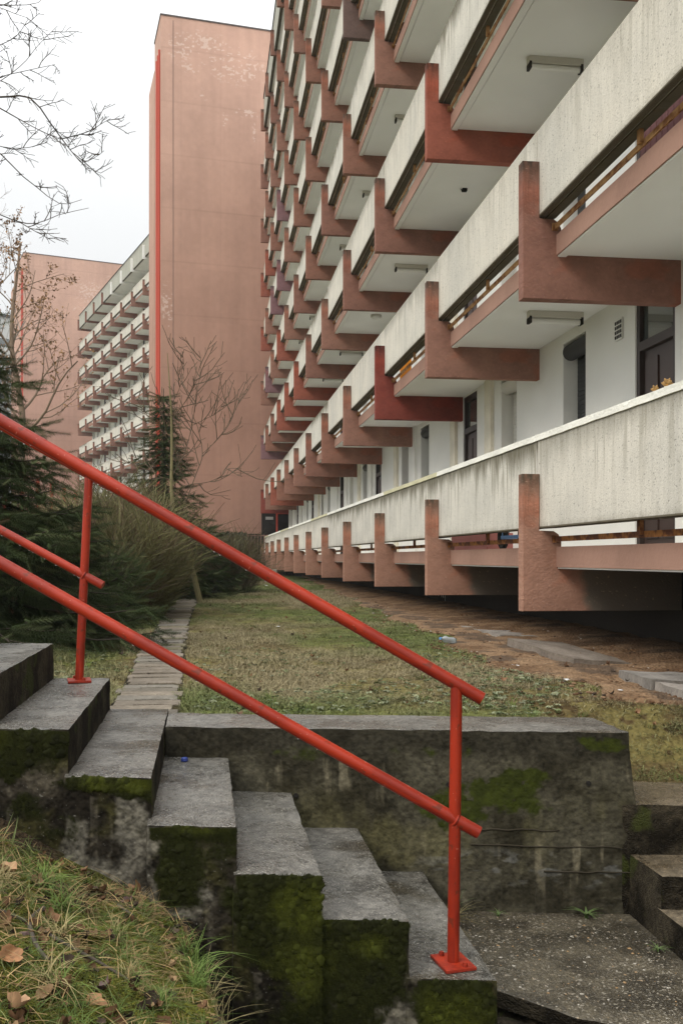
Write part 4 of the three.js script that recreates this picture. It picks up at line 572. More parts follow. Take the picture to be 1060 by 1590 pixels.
function leafGeo(seed, s) {                            // curled, lobed dry leaf
  const R = rng(seed), n = 22, o = [], P = []; for (let i = 0; i <= n; i++) { const a = i / n * 6.283, r = s * (0.62 + 0.30 * Math.pow(Math.abs(Math.cos(a * 2.5)), 0.7) + 0.12 * (R() - 0.5)) * (i === n ? 1 : 1); P.push([Math.cos(a) * r * 1.15, Math.sin(a) * r * 0.85]); } P[n] = P[0];
  const c1 = 0.7 + 1.5 * R(), c2 = 0.4 + 1.0 * R(), ph = R() * 6; const hgt = (x, z) => c1 * (z * z) / s + c2 * x * x / s + 0.16 * s * Math.sin(x / s * 6 + ph) * Math.cos(z / s * 5 + ph) - 0.05 * s * Math.exp(-z * z / (s * s * 0.01)); const rings = [0, 0.45, 0.8, 1]; const q = (i, k) => { const x = P[i][0] * rings[k], z = P[i][1] * rings[k]; return [x, hgt(x, z), z]; };
  for (let i = 0; i < n; i++) for (let k = 0; k < 3; k++) { if (k) o.push(...q(i, k), ...q(i + 1, k + 1), ...q(i, k + 1), ...q(i, k), ...q(i + 1, k), ...q(i + 1, k + 1)); else o.push(0, 0, 0, ...q(i + 1, 1), ...q(i, 1)); }
  for (let k = 0; k < 1; k++) o.push(-s * 0.6, 0.2 * s, 0.012 * s, -s * 1.7, 0.45 * s, 0.1 * s, -s * 0.6, 0.2 * s, -0.02 * s); const g = geoFrom(o); { const p = g.attributes.position, uv = new Float32Array(p.count * 2); for (let i = 0; i < p.count; i++) { uv[2 * i] = p.getX(i) / s * 0.4; uv[2 * i + 1] = p.getZ(i) / s * 0.4; } g.setAttribute('uv', new THREE.BufferAttribute(uv, 2)); } return toSmooth(g);
}
// ───────── near bank with long grass ─────────
function bankH(X, D) { const e = -0.07 + 0.11 * (3.3 - D); let h = -0.885 - 0.47 * (X + 0.66) + 0.02 * (3.3 - D) + 0.05 * (fbm(X * 4 + 20, D * 4 + 20, 0, 0, 701, 3) - 0.5) + 0.02 * (fbm(X * 15 + 20, D * 15 + 20, 0, 0, 703, 2) - 0.5); h -= 0.125 * ss(2.3, 3.6, D); if (X > e) h -= 1.9 * (X - e) + 2.5 * Math.max(0, X - e - 0.12); if (X < -1.2) h = Math.min(h, -0.60); return Math.max(h, -2.25); }
{
  const pos = [], uv = [], idx = [], xs = [], ds = []; for (let x = -4; x < -1.3; x += 0.3) xs.push(x); for (let x = -1.3; x < 0.75; x += 0.025) xs.push(x); for (let d = -1; d < 1.5; d += 0.25) ds.push(d); for (let d = 1.5; d < 3.9; d += 0.025) ds.push(d);
  for (const D of ds) for (const X of xs) { pos.push(X, bankH(X, D) + EYE, -D); uv.push(X / 0.9, D / 0.9); } const n = xs.length; for (let j = 0; j < ds.length - 1; j++) for (let i = 0; i < n - 1; i++) { const a = j * n + i; idx.push(a, a + 1, a + n, a + 1, a + n + 1, a + n); }
  const g = new THREE.BufferGeometry(); g.setAttribute('position', new THREE.Float32BufferAttribute(pos, 3)); g.setAttribute('uv', new THREE.Float32BufferAttribute(uv, 2)); g.setIndex(idx); g.computeVertexNormals();
  struct('grass_bank', g, std({ roughness: 0.95, bumpMap: concreteBump, bumpScale: 0.02, map: tex(1024, 1024, (u, v) => { const a = fbm(u * 6, v * 6, 6, 6, 711, 5), b = fbm(u * 70, v * 70, 70, 70, 713, 3), m = fbm(u * 4, v * 4, 4, 4, 715, 4); let c = mix3([0.036, 0.025, 0.014], [0.075, 0.050, 0.026], ss(0.35, 0.7, a)); c = mix3(c, [0.055, 0.058, 0.010], 0.85 * ss(0.46, 0.6, m)); const k = 0.45 + 1.0 * b; return [c[0] * k, c[1] * k, c[2] * k]; }) }), 'near bank of mossy earth under long grass and dead leaves beside the steps', 'bank');
  const R = rng(51), spot = () => { const D = 1.55 + 2.1 * R(), X = -1.25 + 1.33 * R(); return [X, D]; };
  const ok = (X, D) => D < dNear(X) + (X < -0.2 ? 0.06 : -0.03) && X < -0.05 + 0.11 * (3.3 - D);
  const gcol = (g) => { const k = 0.6 + 0.7 * R(); return g < 0.45 ? [0.07 * k, 0.105 * k, 0.024 * k] : g < 0.6 ? [0.11 * k, 0.135 * k, 0.05 * k] : [0.22 * k, 0.155 * k, 0.075 * k]; };
  scene.add(scatter('bank_grass', 'long green and straw coloured grass hanging over the near bank', 'grass', tuftGeo(61, 10, 0.115, 0.0042, 1.6, 0.03, 5), bladeMat, 1700, () => { const [X, D] = spot(); const q = fbm(X * 4 + 9, D * 4 + 9, 0, 0, 721, 3); if (!ok(X, D) || q < 0.36) return null; return [V(X, bankH(X, D) - 0.004, D), 0.22 + 0.6 * R() * q * 1.5, R() * 6.28, gcol(R() * 0.75 + 0.8 * (q - 0.5) + 0.02), [(R() - 0.5) * 0.7 + 0.15, (R() - 0.5) * 0.7 - 0.2]]; }));
  const T = tuftGeo(63, 34, 0.165, 0.0048, 1.1, 0.035, 6);
  scene.add(scatter('grass_tufts', 'long green grass tuft at the edge of the bank against the mossy steps', 'grass', T, bladeMat, 26, (i) => { const P = [[0.0, 3.16], [-0.06, 3.2], [0.02, 3.05], [-0.02, 3.1], [-0.28, 3.0], [-0.45, 3.05], [-0.2, 2.7], [-0.5, 3.3], [-0.1, 2.55], [-0.62, 3.1], [-0.35, 2.4], [-0.02, 2.9], [-0.4, 2.8], [-0.25, 2.2]]; const b = P[i % P.length], X = b[0] + (R() - 0.5) * 0.05, D = b[1] + (R() - 0.5) * 0.05, k = 0.7 + 0.6 * R(); return [V(X, bankH(X, D) - 0.004, D), i < 4 ? 0.85 + 0.35 * R() : 0.4 + 0.5 * R(), R() * 6.28, R() < 0.75 ? [0.10 * k, 0.15 * k, 0.035 * k] : [0.28 * k, 0.23 * k, 0.11 * k], [(R() - 0.5) * 0.4 + 0.1, -0.15 + (R() - 0.5) * 0.5]]; }));
  const lay = (() => { const o = []; const L = 0.16; for (let j = 0; j < 4; j++) blade(o, null, R, L * (0.5 + 0.7 * R()), 0.0032, 0.15 + 0.45 * R(), (R() - 0.5) * 2.2, (R() - 0.5) * 0.05, (R() - 0.5) * 0.06, 5); const g = geoFrom(o); g.rotateZ(-1.25); return g; })();
  scene.add(scatter('dead_grass', 'flattened dead straw grass lying on the near bank', 'dry grass', lay, bladeMat, 1500, () => { const [X, D] = spot(); if (!ok(X, D)) return null; const k = 0.5 + 0.8 * R(), c = R() < 0.7 ? [0.27 * k, 0.185 * k, 0.085 * k] : [0.13 * k, 0.14 * k, 0.05 * k]; return [V(X, bankH(X, D) + 0.004 + 0.012 * R(), D), 0.25 + 0.6 * R(), R() * 6.28, c, [(R() - 0.5) * 0.7 + 0.1, (R() - 0.5) * 0.5 - 0.25]]; }));
  const moss = (() => { const o = []; const r = rng(3); for (let i = 0; i < 9; i++) { blade(o, null, r, 0.008 * (0.6 + r() * 0.8), 0.0022, 1.2, r() * 6.28, (r() - 0.5) * 0.010, (r() - 0.5) * 0.010, 2); } return geoFrom(o); })();
  const mossMat = std({ side: THREE.DoubleSide, roughness: 0.9 });
  scene.add(scatter('moss', 'bright and dark green moss cushions on the bank', 'moss', moss, mossMat, 30000, () => { const [X, D] = spot(); const q = fbm(X * 6 + 9, D * 6 + 9, 0, 0, 723, 3); if (!ok(X - 0.05, D) || q < 0.43) return null; const k = 0.6 + 0.8 * R(); return [V(X, bankH(X, D) - 0.001, D), 0.8 + 1.4 * R(), R() * 6.28, mix3([0.045 * k, 0.055 * k, 0.010 * k], [0.12 * k, 0.115 * k, 0.016 * k], R())]; }));
  scene.add(scatter('leaf_litter', 'brown leaf fragments mixed into the grass of the near bank', 'leaf litter', leafGeo(77, 0.03), std({ side: THREE.DoubleSide, roughness: 0.9 }), 480, () => { const [X, D] = spot(); if (!ok(X, D)) return null; const k = 0.5 + 0.9 * R(); return [V(X, bankH(X, D) + 0.012 * R() + 0.004, D), 0.25 + 0.7 * R(), R() * 6.28, R() < 0.5 ? [0.11 * k, 0.06 * k, 0.032 * k] : R() < 0.6 ? [0.045 * k, 0.032 * k, 0.023 * k] : [0.20 * k, 0.13 * k, 0.07 * k], [(R() - 0.5) * 1.4, (R() - 0.5) * 1.4]]; }));
  // moss cushions on the side of the steps, growing outwards
  const off = x => x < -0.8 ? 0.22 : x < -0.505 ? 0.145 : x < -0.197 ? 0.10 : x < 0.107 ? 0.0 : x < 0.40 ? -0.025 : x < 0.706 ? 0.005 : 0, top = x => x < -0.8 ? -0.449 : x < -0.505 ? -0.636 : x < -0.197 ? -0.80 : x < 0.107 ? -0.948 : x < 0.40 ? -1.107 : x < 0.706 ? -1.27 : -1.468;
  scene.add(scatter('moss', 'moss cushions covering the near side of the concrete steps', 'moss', moss, mossMat, 90000, () => { const x = -1.05 + 2.04 * R(); let h = -1.85 + 1.35 * R(); if (R() < 0.12) h = top(x) - 0.012 - 0.05 * R() * R(); if (h > top(x) - 0.012) return null; const m = mossAt(x, h); const edge = h > top(x) - 0.035 - 0.03 * fbm(x * 20, 3, 0, 0, 727, 3) && fbm(x * 9 + 3, 8, 0, 0, 729, 4) > 0.53; if (!edge && m < 0.36 + 0.35 * R()) return null; const k = 0.55 + 0.8 * R(); return [V(x, h, dNear(x) + off(x) - 0.001), 0.5 + 0.8 * R() * Math.min(1.3, m), 0, mix3([0.015 * k, 0.017 * k, 0.004 * k], [0.058 * k, 0.066 * k, 0.008 * k], mossBright(x, h)), [1.35 + (R() - 0.5) * 0.9, (R() - 0.5) * 1.2]]; }));
  const lump = (() => { const g = mergeVertices(new THREE.IcosahedronGeometry(1, 2).deleteAttribute('normal').deleteAttribute('uv')), p = g.attributes.position; for (let k = 0; k < p.count; k++) { const v = new THREE.Vector3().fromBufferAttribute(p, k), q = 0.7 + 0.7 * n3(v.x * 2.3 + 9, v.y * 2.3 + 9, v.z * 2.3 + 9, 81); p.setXYZ(k, v.x * q, v.y * q, v.z * q); } g.computeVertexNormals(); return g; })();
  scene.add(scatter('moss', 'raised dark moss lumps on the near side of the concrete steps', 'moss', lump, mossMat, 9000, () => { const x = -1.05 + 2.04 * R(); const h = R() < 0.2 ? top(x) - 0.01 - 0.03 * R() : -1.85 + 1.35 * R(); if (h > top(x) - 0.008) return null; const m = mossAt(x, h); if (m < 0.5 + 0.3 * R()) return null; const k = 0.5 + 0.8 * R(), s = 0.004 + 0.012 * Math.pow(R(), 2.2); return [V(x, h, dNear(x) + off(x)), [s * (0.8 + 0.6 * R()), s * (0.7 + 0.5 * R()), s * 0.55], 0, mix3([0.010 * k, 0.011 * k, 0.003 * k], [0.040 * k, 0.047 * k, 0.006 * k], mossBright(x, h)), [0, R() * 6]]; }));
  const leafTex = tex(256, 256, (u, v) => { const k = 0.25 + 0.55 * fbm(u * 9, v * 9, 9, 9, 801, 5); return [k, k, k]; });
  const lm = [[0.50, 0.25, 0.11], [0.34, 0.17, 0.08], [0.56, 0.33, 0.17], [0.17, 0.10, 0.085]].map(c => std({ map: leafTex, color: lin(...c), side: THREE.DoubleSide, roughness: 0.7 }));
  const L = [[97, 1352, 0.034, 0, 'curled pale brown dead leaf high on the bank against the steps'], [12, 1362, 0.05, 2, 'light brown dead leaf at the left edge of the bank'], [216, 1395, 0.045, 1, 'brown dead leaf beside the grass tuft at the steps'], [200, 1410, 0.03, 3, 'small dark dead leaf below the brown leaf near the steps'], [135, 1560, 0.045, 0, 'orange brown dead leaf low on the bank near its centre'], [95, 1545, 0.04, 2, 'pale dead leaf lying left of the orange brown leaf'], [14, 1498, 0.045, 0, 'large brown dead leaf half hidden in grass at the lower left edge'], [133, 1360, 0.022, 1, 'tiny brown dead leaf right of the curled pale leaf'], [8, 1402, 0.025, 1, 'small reddish dead leaf at the left edge below the light brown leaf'], [40, 1455, 0.035, 3, 'blackish dead leaf next to the twig on the bank'], [20, 1580, 0.05, 2, 'tan dead leaf in the bottom left corner'], [160, 1545, 0.03, 3, 'dark dead leaf right of the orange brown leaf']];
  L.forEach(([px, py, s, m, lab], i) => { let k = 0.9, p; for (let zc = 1.4; zc < 3.6; zc += 0.01) { const q = at(px, py, zc); if (q.y - EYE < bankH(q.x, -q.z)) { p = q; break; } } if (!p) p = at(px, py, 3.3); p.y += 0.016; const o = thing('dead_leaf', lab, 'leaf', p, R() * 6.28, 'larger dead leaves on the near bank'); const f = part(o, 'leaf_blade', leafGeo(100 + i, s * 0.72), lm[m]); f.rotation.set((R() < 0.4 ? Math.PI : 0) + (R() - 0.5) * 1.2, 0, (R() - 0.5) * 1.2); });
  const tw = (pts, r, lab) => { const P = pts.map(([px, py]) => { for (let zc = 1.4; zc < 3.6; zc += 0.01) { const q = at(px, py, zc); if (q.y - EYE < bankH(q.x, -q.z)) { q.y += 0.014; return q; } } return at(px, py, 3.2); }); const o = thing('twig', lab, 'twig', P[0].clone()); part(o, 'stick', rel(tube(P, r, r * 0.6, 14, 7), P[0]), M.bark); };
  tw([[0, 1422], [45, 1440], [95, 1470], [150, 1500], [200, 1530]], 0.006, 'long thin dark twig lying across the bank from the left edge'); tw([[45, 1440], [52, 1465], [65, 1488], [75, 1500]], 0.008, 'short thick crooked twig on the left of the bank'); tw([[68, 1418], [50, 1432], [46, 1450]], 0.008, 'grey stub of a twig above the short thick twig'); tw([[183, 1412], [195, 1420], [207, 1428]], 0.006, 'short twig with yellow lichen near the small dark leaf');
}
{ // weeds at the foot of the retaining wall
  const R = rng(66), w = thing('grass_clump', 'dry drooping grass clump at the foot of the wall behind the front post', 'grass clump', V(1.08, -1.645, 4.38)); part(w, 'blades', tuftGeo(71, 60, 0.16, 0.004, 1.7, 0.05, 5), std({ color: lin(0.17, 0.14, 0.06), side: THREE.DoubleSide, roughness: 0.8 })); part(w, 'green_blades', tuftGeo(72, 22, 0.19, 0.004, 0.9, 0.04, 5), std({ color: lin(0.08, 0.11, 0.035), side: THREE.DoubleSide, roughness: 0.8 }));
  const wd = (x, D, s, lab) => { const o = thing('weed', lab, 'weed', V(x, -1.645, D)); const b = []; const r = rng(Math.round(x * 99)); for (let i = 0; i < 14; i++) blade(b, null, r, 0.07 * s * (0.6 + r() * 0.7), 0.016 * s, 1.2, r() * 6.28, 0, 0, 4); part(o, 'leaves', geoFrom(b), std({ color: lin(0.07, 0.105, 0.03), side: THREE.DoubleSide, roughness: 0.6 })); };
  wd(1.72, 4.36, 1.1, 'small green rosette weed at the foot of the wall near the right steps'); wd(1.33, 4.44, 0.6, 'tiny green weed in the middle of the wall foot'); wd(1.87, 3.95, 0.7, 'tiny green weed against the side of the right steps');
}
// ───────── litter ─────────
{
  const wht = std({ color: lin(0.62, 0.63, 0.63), roughness: 0.6, side: THREE.DoubleSide });
  const scrap = (X, D, s, lab, h) => { const y = h ?? groundH(X, D) + 0.035, o = thing('litter_scrap', lab, 'litter', V(X, y, D), X * 7); const g = new THREE.PlaneGeometry(s, s * 0.7, 6, 5), p = g.attributes.position; for (let i = 0; i < p.count; i++) p.setZ(i, s * 0.5 * (n3(p.getX(i) * 30 + X, p.getY(i) * 30, D, 5) - 0.5)); g.rotateX(-Math.PI / 2); g.computeVertexNormals(); part(o, 'paper', g, wht); };
  scrap(2.36, 6.35, 0.07, 'white crumpled scrap on the orange soil near the wall end'); scrap(2.55, 5.9, 0.035, 'tiny white scrap on the soil strip near the right edge'); scrap(1.78, 4.78, 0.05, 'flat white scrap lying on the grass just behind the wall', -0.83); scrap(2.32, 7.3, 0.05, 'pale scrap on the soil by the sunken slab'); scrap(0.85, 12.0, 0.05, 'white scrap out on the middle of the lawn'); scrap(1.8, 30, 0.09, 'white scrap far out on the green lawn');
  const b = thing('plastic_bottle', 'crushed clear plastic bottle at the edge of grass and soil', 'bottle', V(2.29, groundH(2.29, 9.3) + 0.06, 9.3), 0.7), pm = new THREE.MeshPhysicalMaterial({ color: lin(0.75, 0.82, 0.85), roughness: 0.2, transmission: 0.5, thickness: 0 }); const c = new THREE.LatheGeometry([[0, -0.1], [0.03, -0.1], [0.033, -0.07], [0.026, 0.0], [0.033, 0.05], [0.012, 0.1], [0.011, 0.115]].map(q => new THREE.Vector2(...q)), 14); c.rotateZ(1.4); part(b, 'bottle_body', c, pm); const cp = new THREE.CylinderGeometry(0.013, 0.013, 0.014, 12); cp.translate(0, 0.122, 0); cp.rotateZ(1.4); part(b, 'cap', cp, std({ color: lin(0.1, 0.25, 0.5), roughness: 0.5 }));
  const k = thing('bottle_cap', 'blue bottle cap at the back of the fourth step from the bottom', 'bottle cap', V(-0.10, -0.944, 4.70)); const kg = new THREE.CylinderGeometry(0.016, 0.017, 0.012, 18); kg.translate(0, 0.006, 0); part(k, 'rim', kg, std({ color: lin(0.03, 0.05, 0.22), roughness: 0.4 })); const kt = new THREE.CylinderGeometry(0.013, 0.015, 0.003, 18); kt.translate(0, 0.0135, 0); part(k, 'lid', kt, std({ color: lin(0.035, 0.06, 0.25), roughness: 0.4 }));
}
// ───────── trees and shrubs ─────────
function grow(out, p, dir, len, r, lv, R, o, tips) {
  const n = lv > 0 ? 5 : 3, pts = [p.clone()], d = dir.clone(); let q = p.clone();
  for (let i = 0; i < n; i++) { d.add(new THREE.Vector3((R() - 0.5) * o.wig, (R() - 0.5) * o.wig + o.up * 0.25, (R() - 0.5) * o.wig)).normalize(); q = q.clone().addScaledVector(d, len / n); pts.push(q); }
  out.push(tube(pts, r, Math.max(o.rmin, r * 0.45), lv > 1 ? 7 : 4, lv > 1 ? 7 : lv > 0 ? 4 : 3));
  if (tips && lv <= 1) tips.push(...pts.slice(1));
  if (lv <= 0) return;
  const kids = o.kids[lv] || 4; for (let k = 0; k < kids; k++) { const t = 0.22 + 0.78 * (k + R() * 0.8) / kids, f = t * n, i = Math.min(n - 1, Math.floor(f)), b = pts[i].clone().lerp(pts[i + 1], f - i), ax = new THREE.Vector3().subVectors(pts[i + 1], pts[i]).normalize(), s = new THREE.Vector3(R() - 0.5, R() - 0.5 + o.up * 0.2, R() - 0.5).normalize().cross(ax).normalize(); const nd = ax.multiplyScalar(o.fwd).add(s.multiplyScalar(0.5 + 0.5 * R())).normalize(); grow(out, b, nd, len * (o.shrink * (0.65 + 0.6 * R())) * (1 - 0.35 * t), Math.max(o.rmin, r * 0.5 * (1 - 0.35 * t)), lv - 1, R, o, tips); }
}
function limbs(out, paths, zc, r0, r1, R, o, base, tips) {   // guided limbs with random twigs
  for (const [pts, ra, kids] of paths) { const P = pts.map(([x, y], i) => at(x, y, zc + (R() - 0.5) * 0.4)).map(v => v.sub(base)); out.push(tube(P, ra * 0.72, o.rmin * 0.8, P.length * 3, 6)); const c = new THREE.CatmullRomCurve3(P); for (let k = 0; k < kids; k++) { const t = 0.12 + 0.86 * (k + R()) / kids, b = c.getPointAt(Math.min(0.99, t)), tg = c.getTangentAt(Math.min(0.99, t)), s = new THREE.Vector3(R() - 0.5, R() - 0.45, (R() - 0.5) * 0.8).cross(tg).normalize(); grow(out, b, tg.clone().multiplyScalar(0.7).add(s.multiplyScalar(0.9)).normalize(), o.tl * (0.4 + 0.9 * R()), o.rmin * 1.7, 1, R, o, tips); } }
}
{ // bare tree standing left of the frame, twigs reaching in at the top
  const z = 12, base = at(-420, 980, z); base.y = EYE - 0.85; const R = rng(81), out = [], o = { wig: 0.45, up: 0.15, rmin: 0.0034, kids: [0, 5, 6], fwd: 0.8, shrink: 0.55, tl: 0.28 };
  const t = thing('bare_tree', 'bare tree with dark knobbly twigs reaching in from the upper left edge', 'tree', base);
  const tr = [at(-420, 990, z), at(-415, 600, z), at(-400, 300, z), at(-380, 60, z), at(-370, -150, z)].map(v => v.sub(base)); tr[0].y = 0; part(t, 'trunk', uvBox(tube(tr, 0.16, 0.06, 14, 10)), M.bark);
  limbs(out, [[[[-405, 330], [-200, 190], [-60, 150], [0, 151], [49, 153], [80, 193], [96, 215], [113, 237], [133, 258], [154, 269], [174, 259]], 0.035, 26], [[[-200, 190], [-80, 130], [0, 168], [39, 190], [70, 206], [94, 216]], 0.024, 12], [[[94, 216], [120, 210], [140, 203], [158, 192], [172, 184]], 0.011, 9], [[[113, 237], [135, 250], [150, 243], [162, 234]], 0.008, 5],
    [[[-400, 420], [-160, 250], [-40, 215], [0, 238], [35, 273], [58, 291], [86, 313], [104, 317], [127, 310]], 0.028, 22], [[[-400, 480], [-150, 340], [-40, 320], [0, 333], [31, 345], [62, 346], [90, 334], [138, 323]], 0.022, 18], [[[31, 345], [55, 359], [70, 367], [86, 377]], 0.009, 6], [[[-390, 150], [-180, 40], [-50, 0], [0, 7], [31, 8], [58, 5], [70, -6]], 0.024, 12], [[[-50, 0], [0, 12], [26, 22], [44, 28]], 0.010, 6], [[[-60, 150], [0, 120], [40, 110], [86, 100]], 0.010, 9], [[[-50, 90], [0, 70], [26, 56], [44, 30]], 0.009, 7], [[[-60, 150], [-10, 132], [35, 100], [60, 70], [90, 40]], 0.007, 8], [[[-40, 215], [20, 230], [60, 225], [90, 200]], 0.008, 8]], z, 0, 0, R, o, base);
  part(t, 'branches', merge(out), M.bark);
}
const brownLeaf = (() => { const o = []; o.push(-0.03, 0, 0, 0, 0.022, 0.01, 0.05, 0, 0, -0.03, 0, 0, 0.05, 0, 0, 0, -0.022, 0.008); return geoFrom(o); })();
function bareTree(lab, px, py, zc, h, seed, mat, leafN, leafC, o2 = {}) {
  const base = at(px, py, zc), R = rng(seed), out = [], tips = [], o = { wig: 0.5, up: 0.35, rmin: 0.008, kids: [0, 5, 6, 7], fwd: 0.75, shrink: 0.62, ...o2 }, t = thing('bare_tree', lab, 'tree', base);
  const P = [new THREE.Vector3(), new THREE.Vector3(0.02 * h, 0.3 * h, 0), new THREE.Vector3(-0.02 * h, 0.6 * h, 0.02 * h), new THREE.Vector3(0.01 * h, h, 0)]; part(t, 'trunk', tube(P, h * 0.016, h * 0.004, 12, 9), mat); const c = new THREE.CatmullRomCurve3(P);
  for (let i = 0; i < (o.n || 15); i++) { const tt = (o.t0 || 0.3) + (0.98 - (o.t0 || 0.3)) * i / (o.n || 15), a = i * 2.4 + R(); grow(out, c.getPointAt(tt), new THREE.Vector3(Math.cos(a), 0.75 + R() * 0.5, Math.sin(a)).normalize(), h * (0.42 - 0.25 * tt) * (0.8 + 0.4 * R()), h * 0.006 * (1.2 - tt), 2, R, o, tips); }
  part(t, 'branches', merge(out), mat);
  if (leafN) { const im = scatter('leaves', '', '', brownLeaf, std({ side: THREE.DoubleSide, roughness: 0.8 }), leafN, () => { const p = tips[Math.floor(R() * tips.length)], k = 0.6 + 0.8 * R(); return [p.clone().add(new THREE.Vector3((R() - 0.5) * 0.15, (R() - 0.5) * 0.15, (R() - 0.5) * 0.15)), (o.ls || 1) * (0.6 + 0.8 * R()), R() * 6.28, leafC.map(v => v * k), [R() * 3, R() * 3]]; }); im.userData = { kind: 'stuff' }; t.add(im); }
}
bareTree('slender tree with a few brown seed clusters in front of the far tower', 28, 770, 38, 9.6, 91, std({ color: lin(0.21, 0.155, 0.11), roughness: 0.95 }), 1500, [0.26, 0.15, 0.07], { rmin: 0.0055, ls: 1.5, t0: 0.22, n: 13, kids: [0, 4, 5, 6] });
bareTree('grey bare tree at the left edge behind the brown tree', -40, 790, 56, 17, 93, std({ color: lin(0.24, 0.21, 0.18), roughness: 0.95 }), 0, null, { rmin: 0.008, n: 12, kids: [0, 4, 5, 6] });
{ // young tree by the path
  const z = 19.3, base = at(311, 935, z); base.y = EYE + groundH(base.x, -base.z) - 0.02; const R = rng(83), out = [], o = { wig: 0.4, up: 0.5, rmin: 0.0055, kids: [0, 3, 4], fwd: 0.9, shrink: 0.55, tl: 0.75 }, t = thing('young_tree', 'thin leaning bare young tree beside the garden path', 'tree', base);
  const P = [[311, 936], [300, 890], [288, 855], [274, 815], [267, 770], [267, 700], [266, 640], [263, 590], [260, 548]].map(([x, y]) => at(x, y, z).sub(base)); part(t, 'trunk', uvBox(tube(P, 0.058, 0.006, 26, 9), 2), M.barkGreen);
  limbs(out, [[[[282, 800], [294, 765], [305, 735], [314, 710], [313, 690], [306, 660], [298, 640], [304, 620]], 0.016, 9], [[[297, 752], [325, 748], [345, 738], [352, 729], [375, 727]], 0.009, 6], [[[267, 740], [278, 720], [288, 700], [300, 650], [308, 600], [312, 570]], 0.013, 10], [[[268, 650], [290, 620], [303, 590], [312, 560], [309, 545]], 0.011, 8], [[[314, 705], [335, 685], [350, 665], [364, 640], [373, 620]], 0.009, 8], [[[266, 690], [245, 660], [225, 640], [210, 615]], 0.009, 8], [[[267, 745], [245, 738], [225, 720], [205, 708]], 0.008, 6], [[[266, 630], [280, 600], [286, 570], [283, 545]], 0.008, 6], [[[300, 660], [320, 650], [338, 640], [352, 615]], 0.008, 7]], z, 0, 0, R, o, base);
  part(t, 'branches', merge(out), std({ color: lin(0.13, 0.10, 0.07), roughness: 0.95 }));
}
// spruce sprig: a twig bristling with needles
const sprig = (() => { const R = rng(7), o = [], L = 0.20; for (let i = 0; i < 46; i++) { const t = 0.02 + 0.98 * i / 46, a = i * 2.4, n = 0.034 * (1.05 - 0.4 * t), x = t * L, ca = Math.cos(a), sa = Math.sin(a) * 0.8, w = 0.0034; o.push(x - w, 0, 0.0, x + w, 0.0004, 0, x + n * 0.75, ca * n, sa * n); o.push(x, 0, -w, x, 0.0004, w, x + n * 0.75, ca * n, sa * n); } o.push(0, 0.002, 0, 0, -0.002, 0, L, 0, 0, 0, 0, 0.002, 0, 0, -0.002, L, 0, 0); return geoFrom(o); })();
const needleMat = std({ side: THREE.DoubleSide, roughness: 0.85, specularIntensity: 0.3 });
function spruce(lab, px, py, zc, h, rad, seed, o = {}) {
  const base = at(px, py, zc); base.y = EYE + groundH(base.x, -base.z) - 0.03; const R = rng(seed), t = thing('spruce', lab, 'tree', base), wood = [], M4 = [], C = [], d = new THREE.Object3D(), X = new THREE.Vector3(1, 0, 0), qq = new THREE.Quaternion(), sc = o.sc || 1, gap = o.gap || 0.2;
  part(t, 'trunk', tube([new THREE.Vector3(), new THREE.Vector3(0.02, h * 0.5, 0.02), new THREE.Vector3(0, h, 0)], 0.035 * h * 0.5, 0.008, 10, 9), M.bark);
  const put = (p, dir, s) => { d.position.copy(p); qq.setFromUnitVectors(X, dir); d.quaternion.copy(qq); d.scale.setScalar(s); d.updateMatrix(); M4.push(d.matrix.clone()); const k = 0.55 + 0.75 * R(), w = R(); C.push(w < 0.2 ? [0.13 * k, 0.155 * k, 0.070 * k] : w < 0.23 ? [0.12 * k, 0.085 * k, 0.045 * k] : [0.056 * k, 0.078 * k, 0.030 * k]); };
  for (let y = 0.12; y < h - 0.05; y += gap * (0.7 + 0.6 * R())) { const f = 1 - y / h, L0 = rad * Math.pow(f, o.ex || 0.85), nb = Math.max(4, Math.round(o.nb || 8)); for (let b = 0; b < nb; b++) { const a = b / nb * 6.283 + y * 9 + R() * 0.7, L = L0 * (0.65 + 0.5 * R()) + 0.06; const P = []; let p = new THREE.Vector3(0, y, 0); const dr = (o.droop ?? 0.35) * (0.6 + 0.8 * R()); for (let k = 0; k <= 4; k++) { const s = k / 4; P.push(new THREE.Vector3(Math.cos(a) * L * s, y + L * (-dr * s + 0.36 * s * s) + (o.lift || 0) * L * s, Math.sin(a) * L * s)); } wood.push(tube(P, 0.008 + 0.008 * L, 0.003, 5, 4)); const c = new THREE.CatmullRomCurve3(P), st = 0.085 * sc; for (let s = 0.12; s < 1; s += st / L) { const q = c.getPointAt(Math.min(1, s)), tg = c.getTangentAt(Math.min(1, s)); for (const sd of [-1, 1]) { const side = new THREE.Vector3(-tg.z, 0, tg.x).normalize().multiplyScalar(sd), tl = Math.min(0.42, L * 0.42) * (1.1 - s * 0.75) * (0.7 + 0.6 * R()), dir = tg.clone().multiplyScalar(0.75).add(side.multiplyScalar(0.85)).add(new THREE.Vector3(0, -0.3 + 0.7 * (R() - 0.5), 0)).normalize(); for (let u = 0; u < tl; u += 0.15 * sc) put(q.clone().addScaledVector(dir, u).add(new THREE.Vector3(0, -u * u * 0.4, 0)), dir.clone().add(new THREE.Vector3((R() - 0.5) * 0.3, (R() - 0.5) * 0.3, (R() - 0.5) * 0.3)).normalize(), sc * (0.75 + 0.5 * R())); } } put(c.getPointAt(0.95), c.getTangentAt(1), sc); } }
  part(t, 'branches', merge(wood), M.bark);
  const im = shadows(new THREE.InstancedMesh(sprig, needleMat, M4.length)), c = new THREE.Color(); M4.forEach((m, i) => { im.setMatrixAt(i, m); c.setRGB(...C[i]); im.setColorAt(i, c); }); im.name = 'foliage'; im.userData.kind = 'stuff'; t.add(im);
}
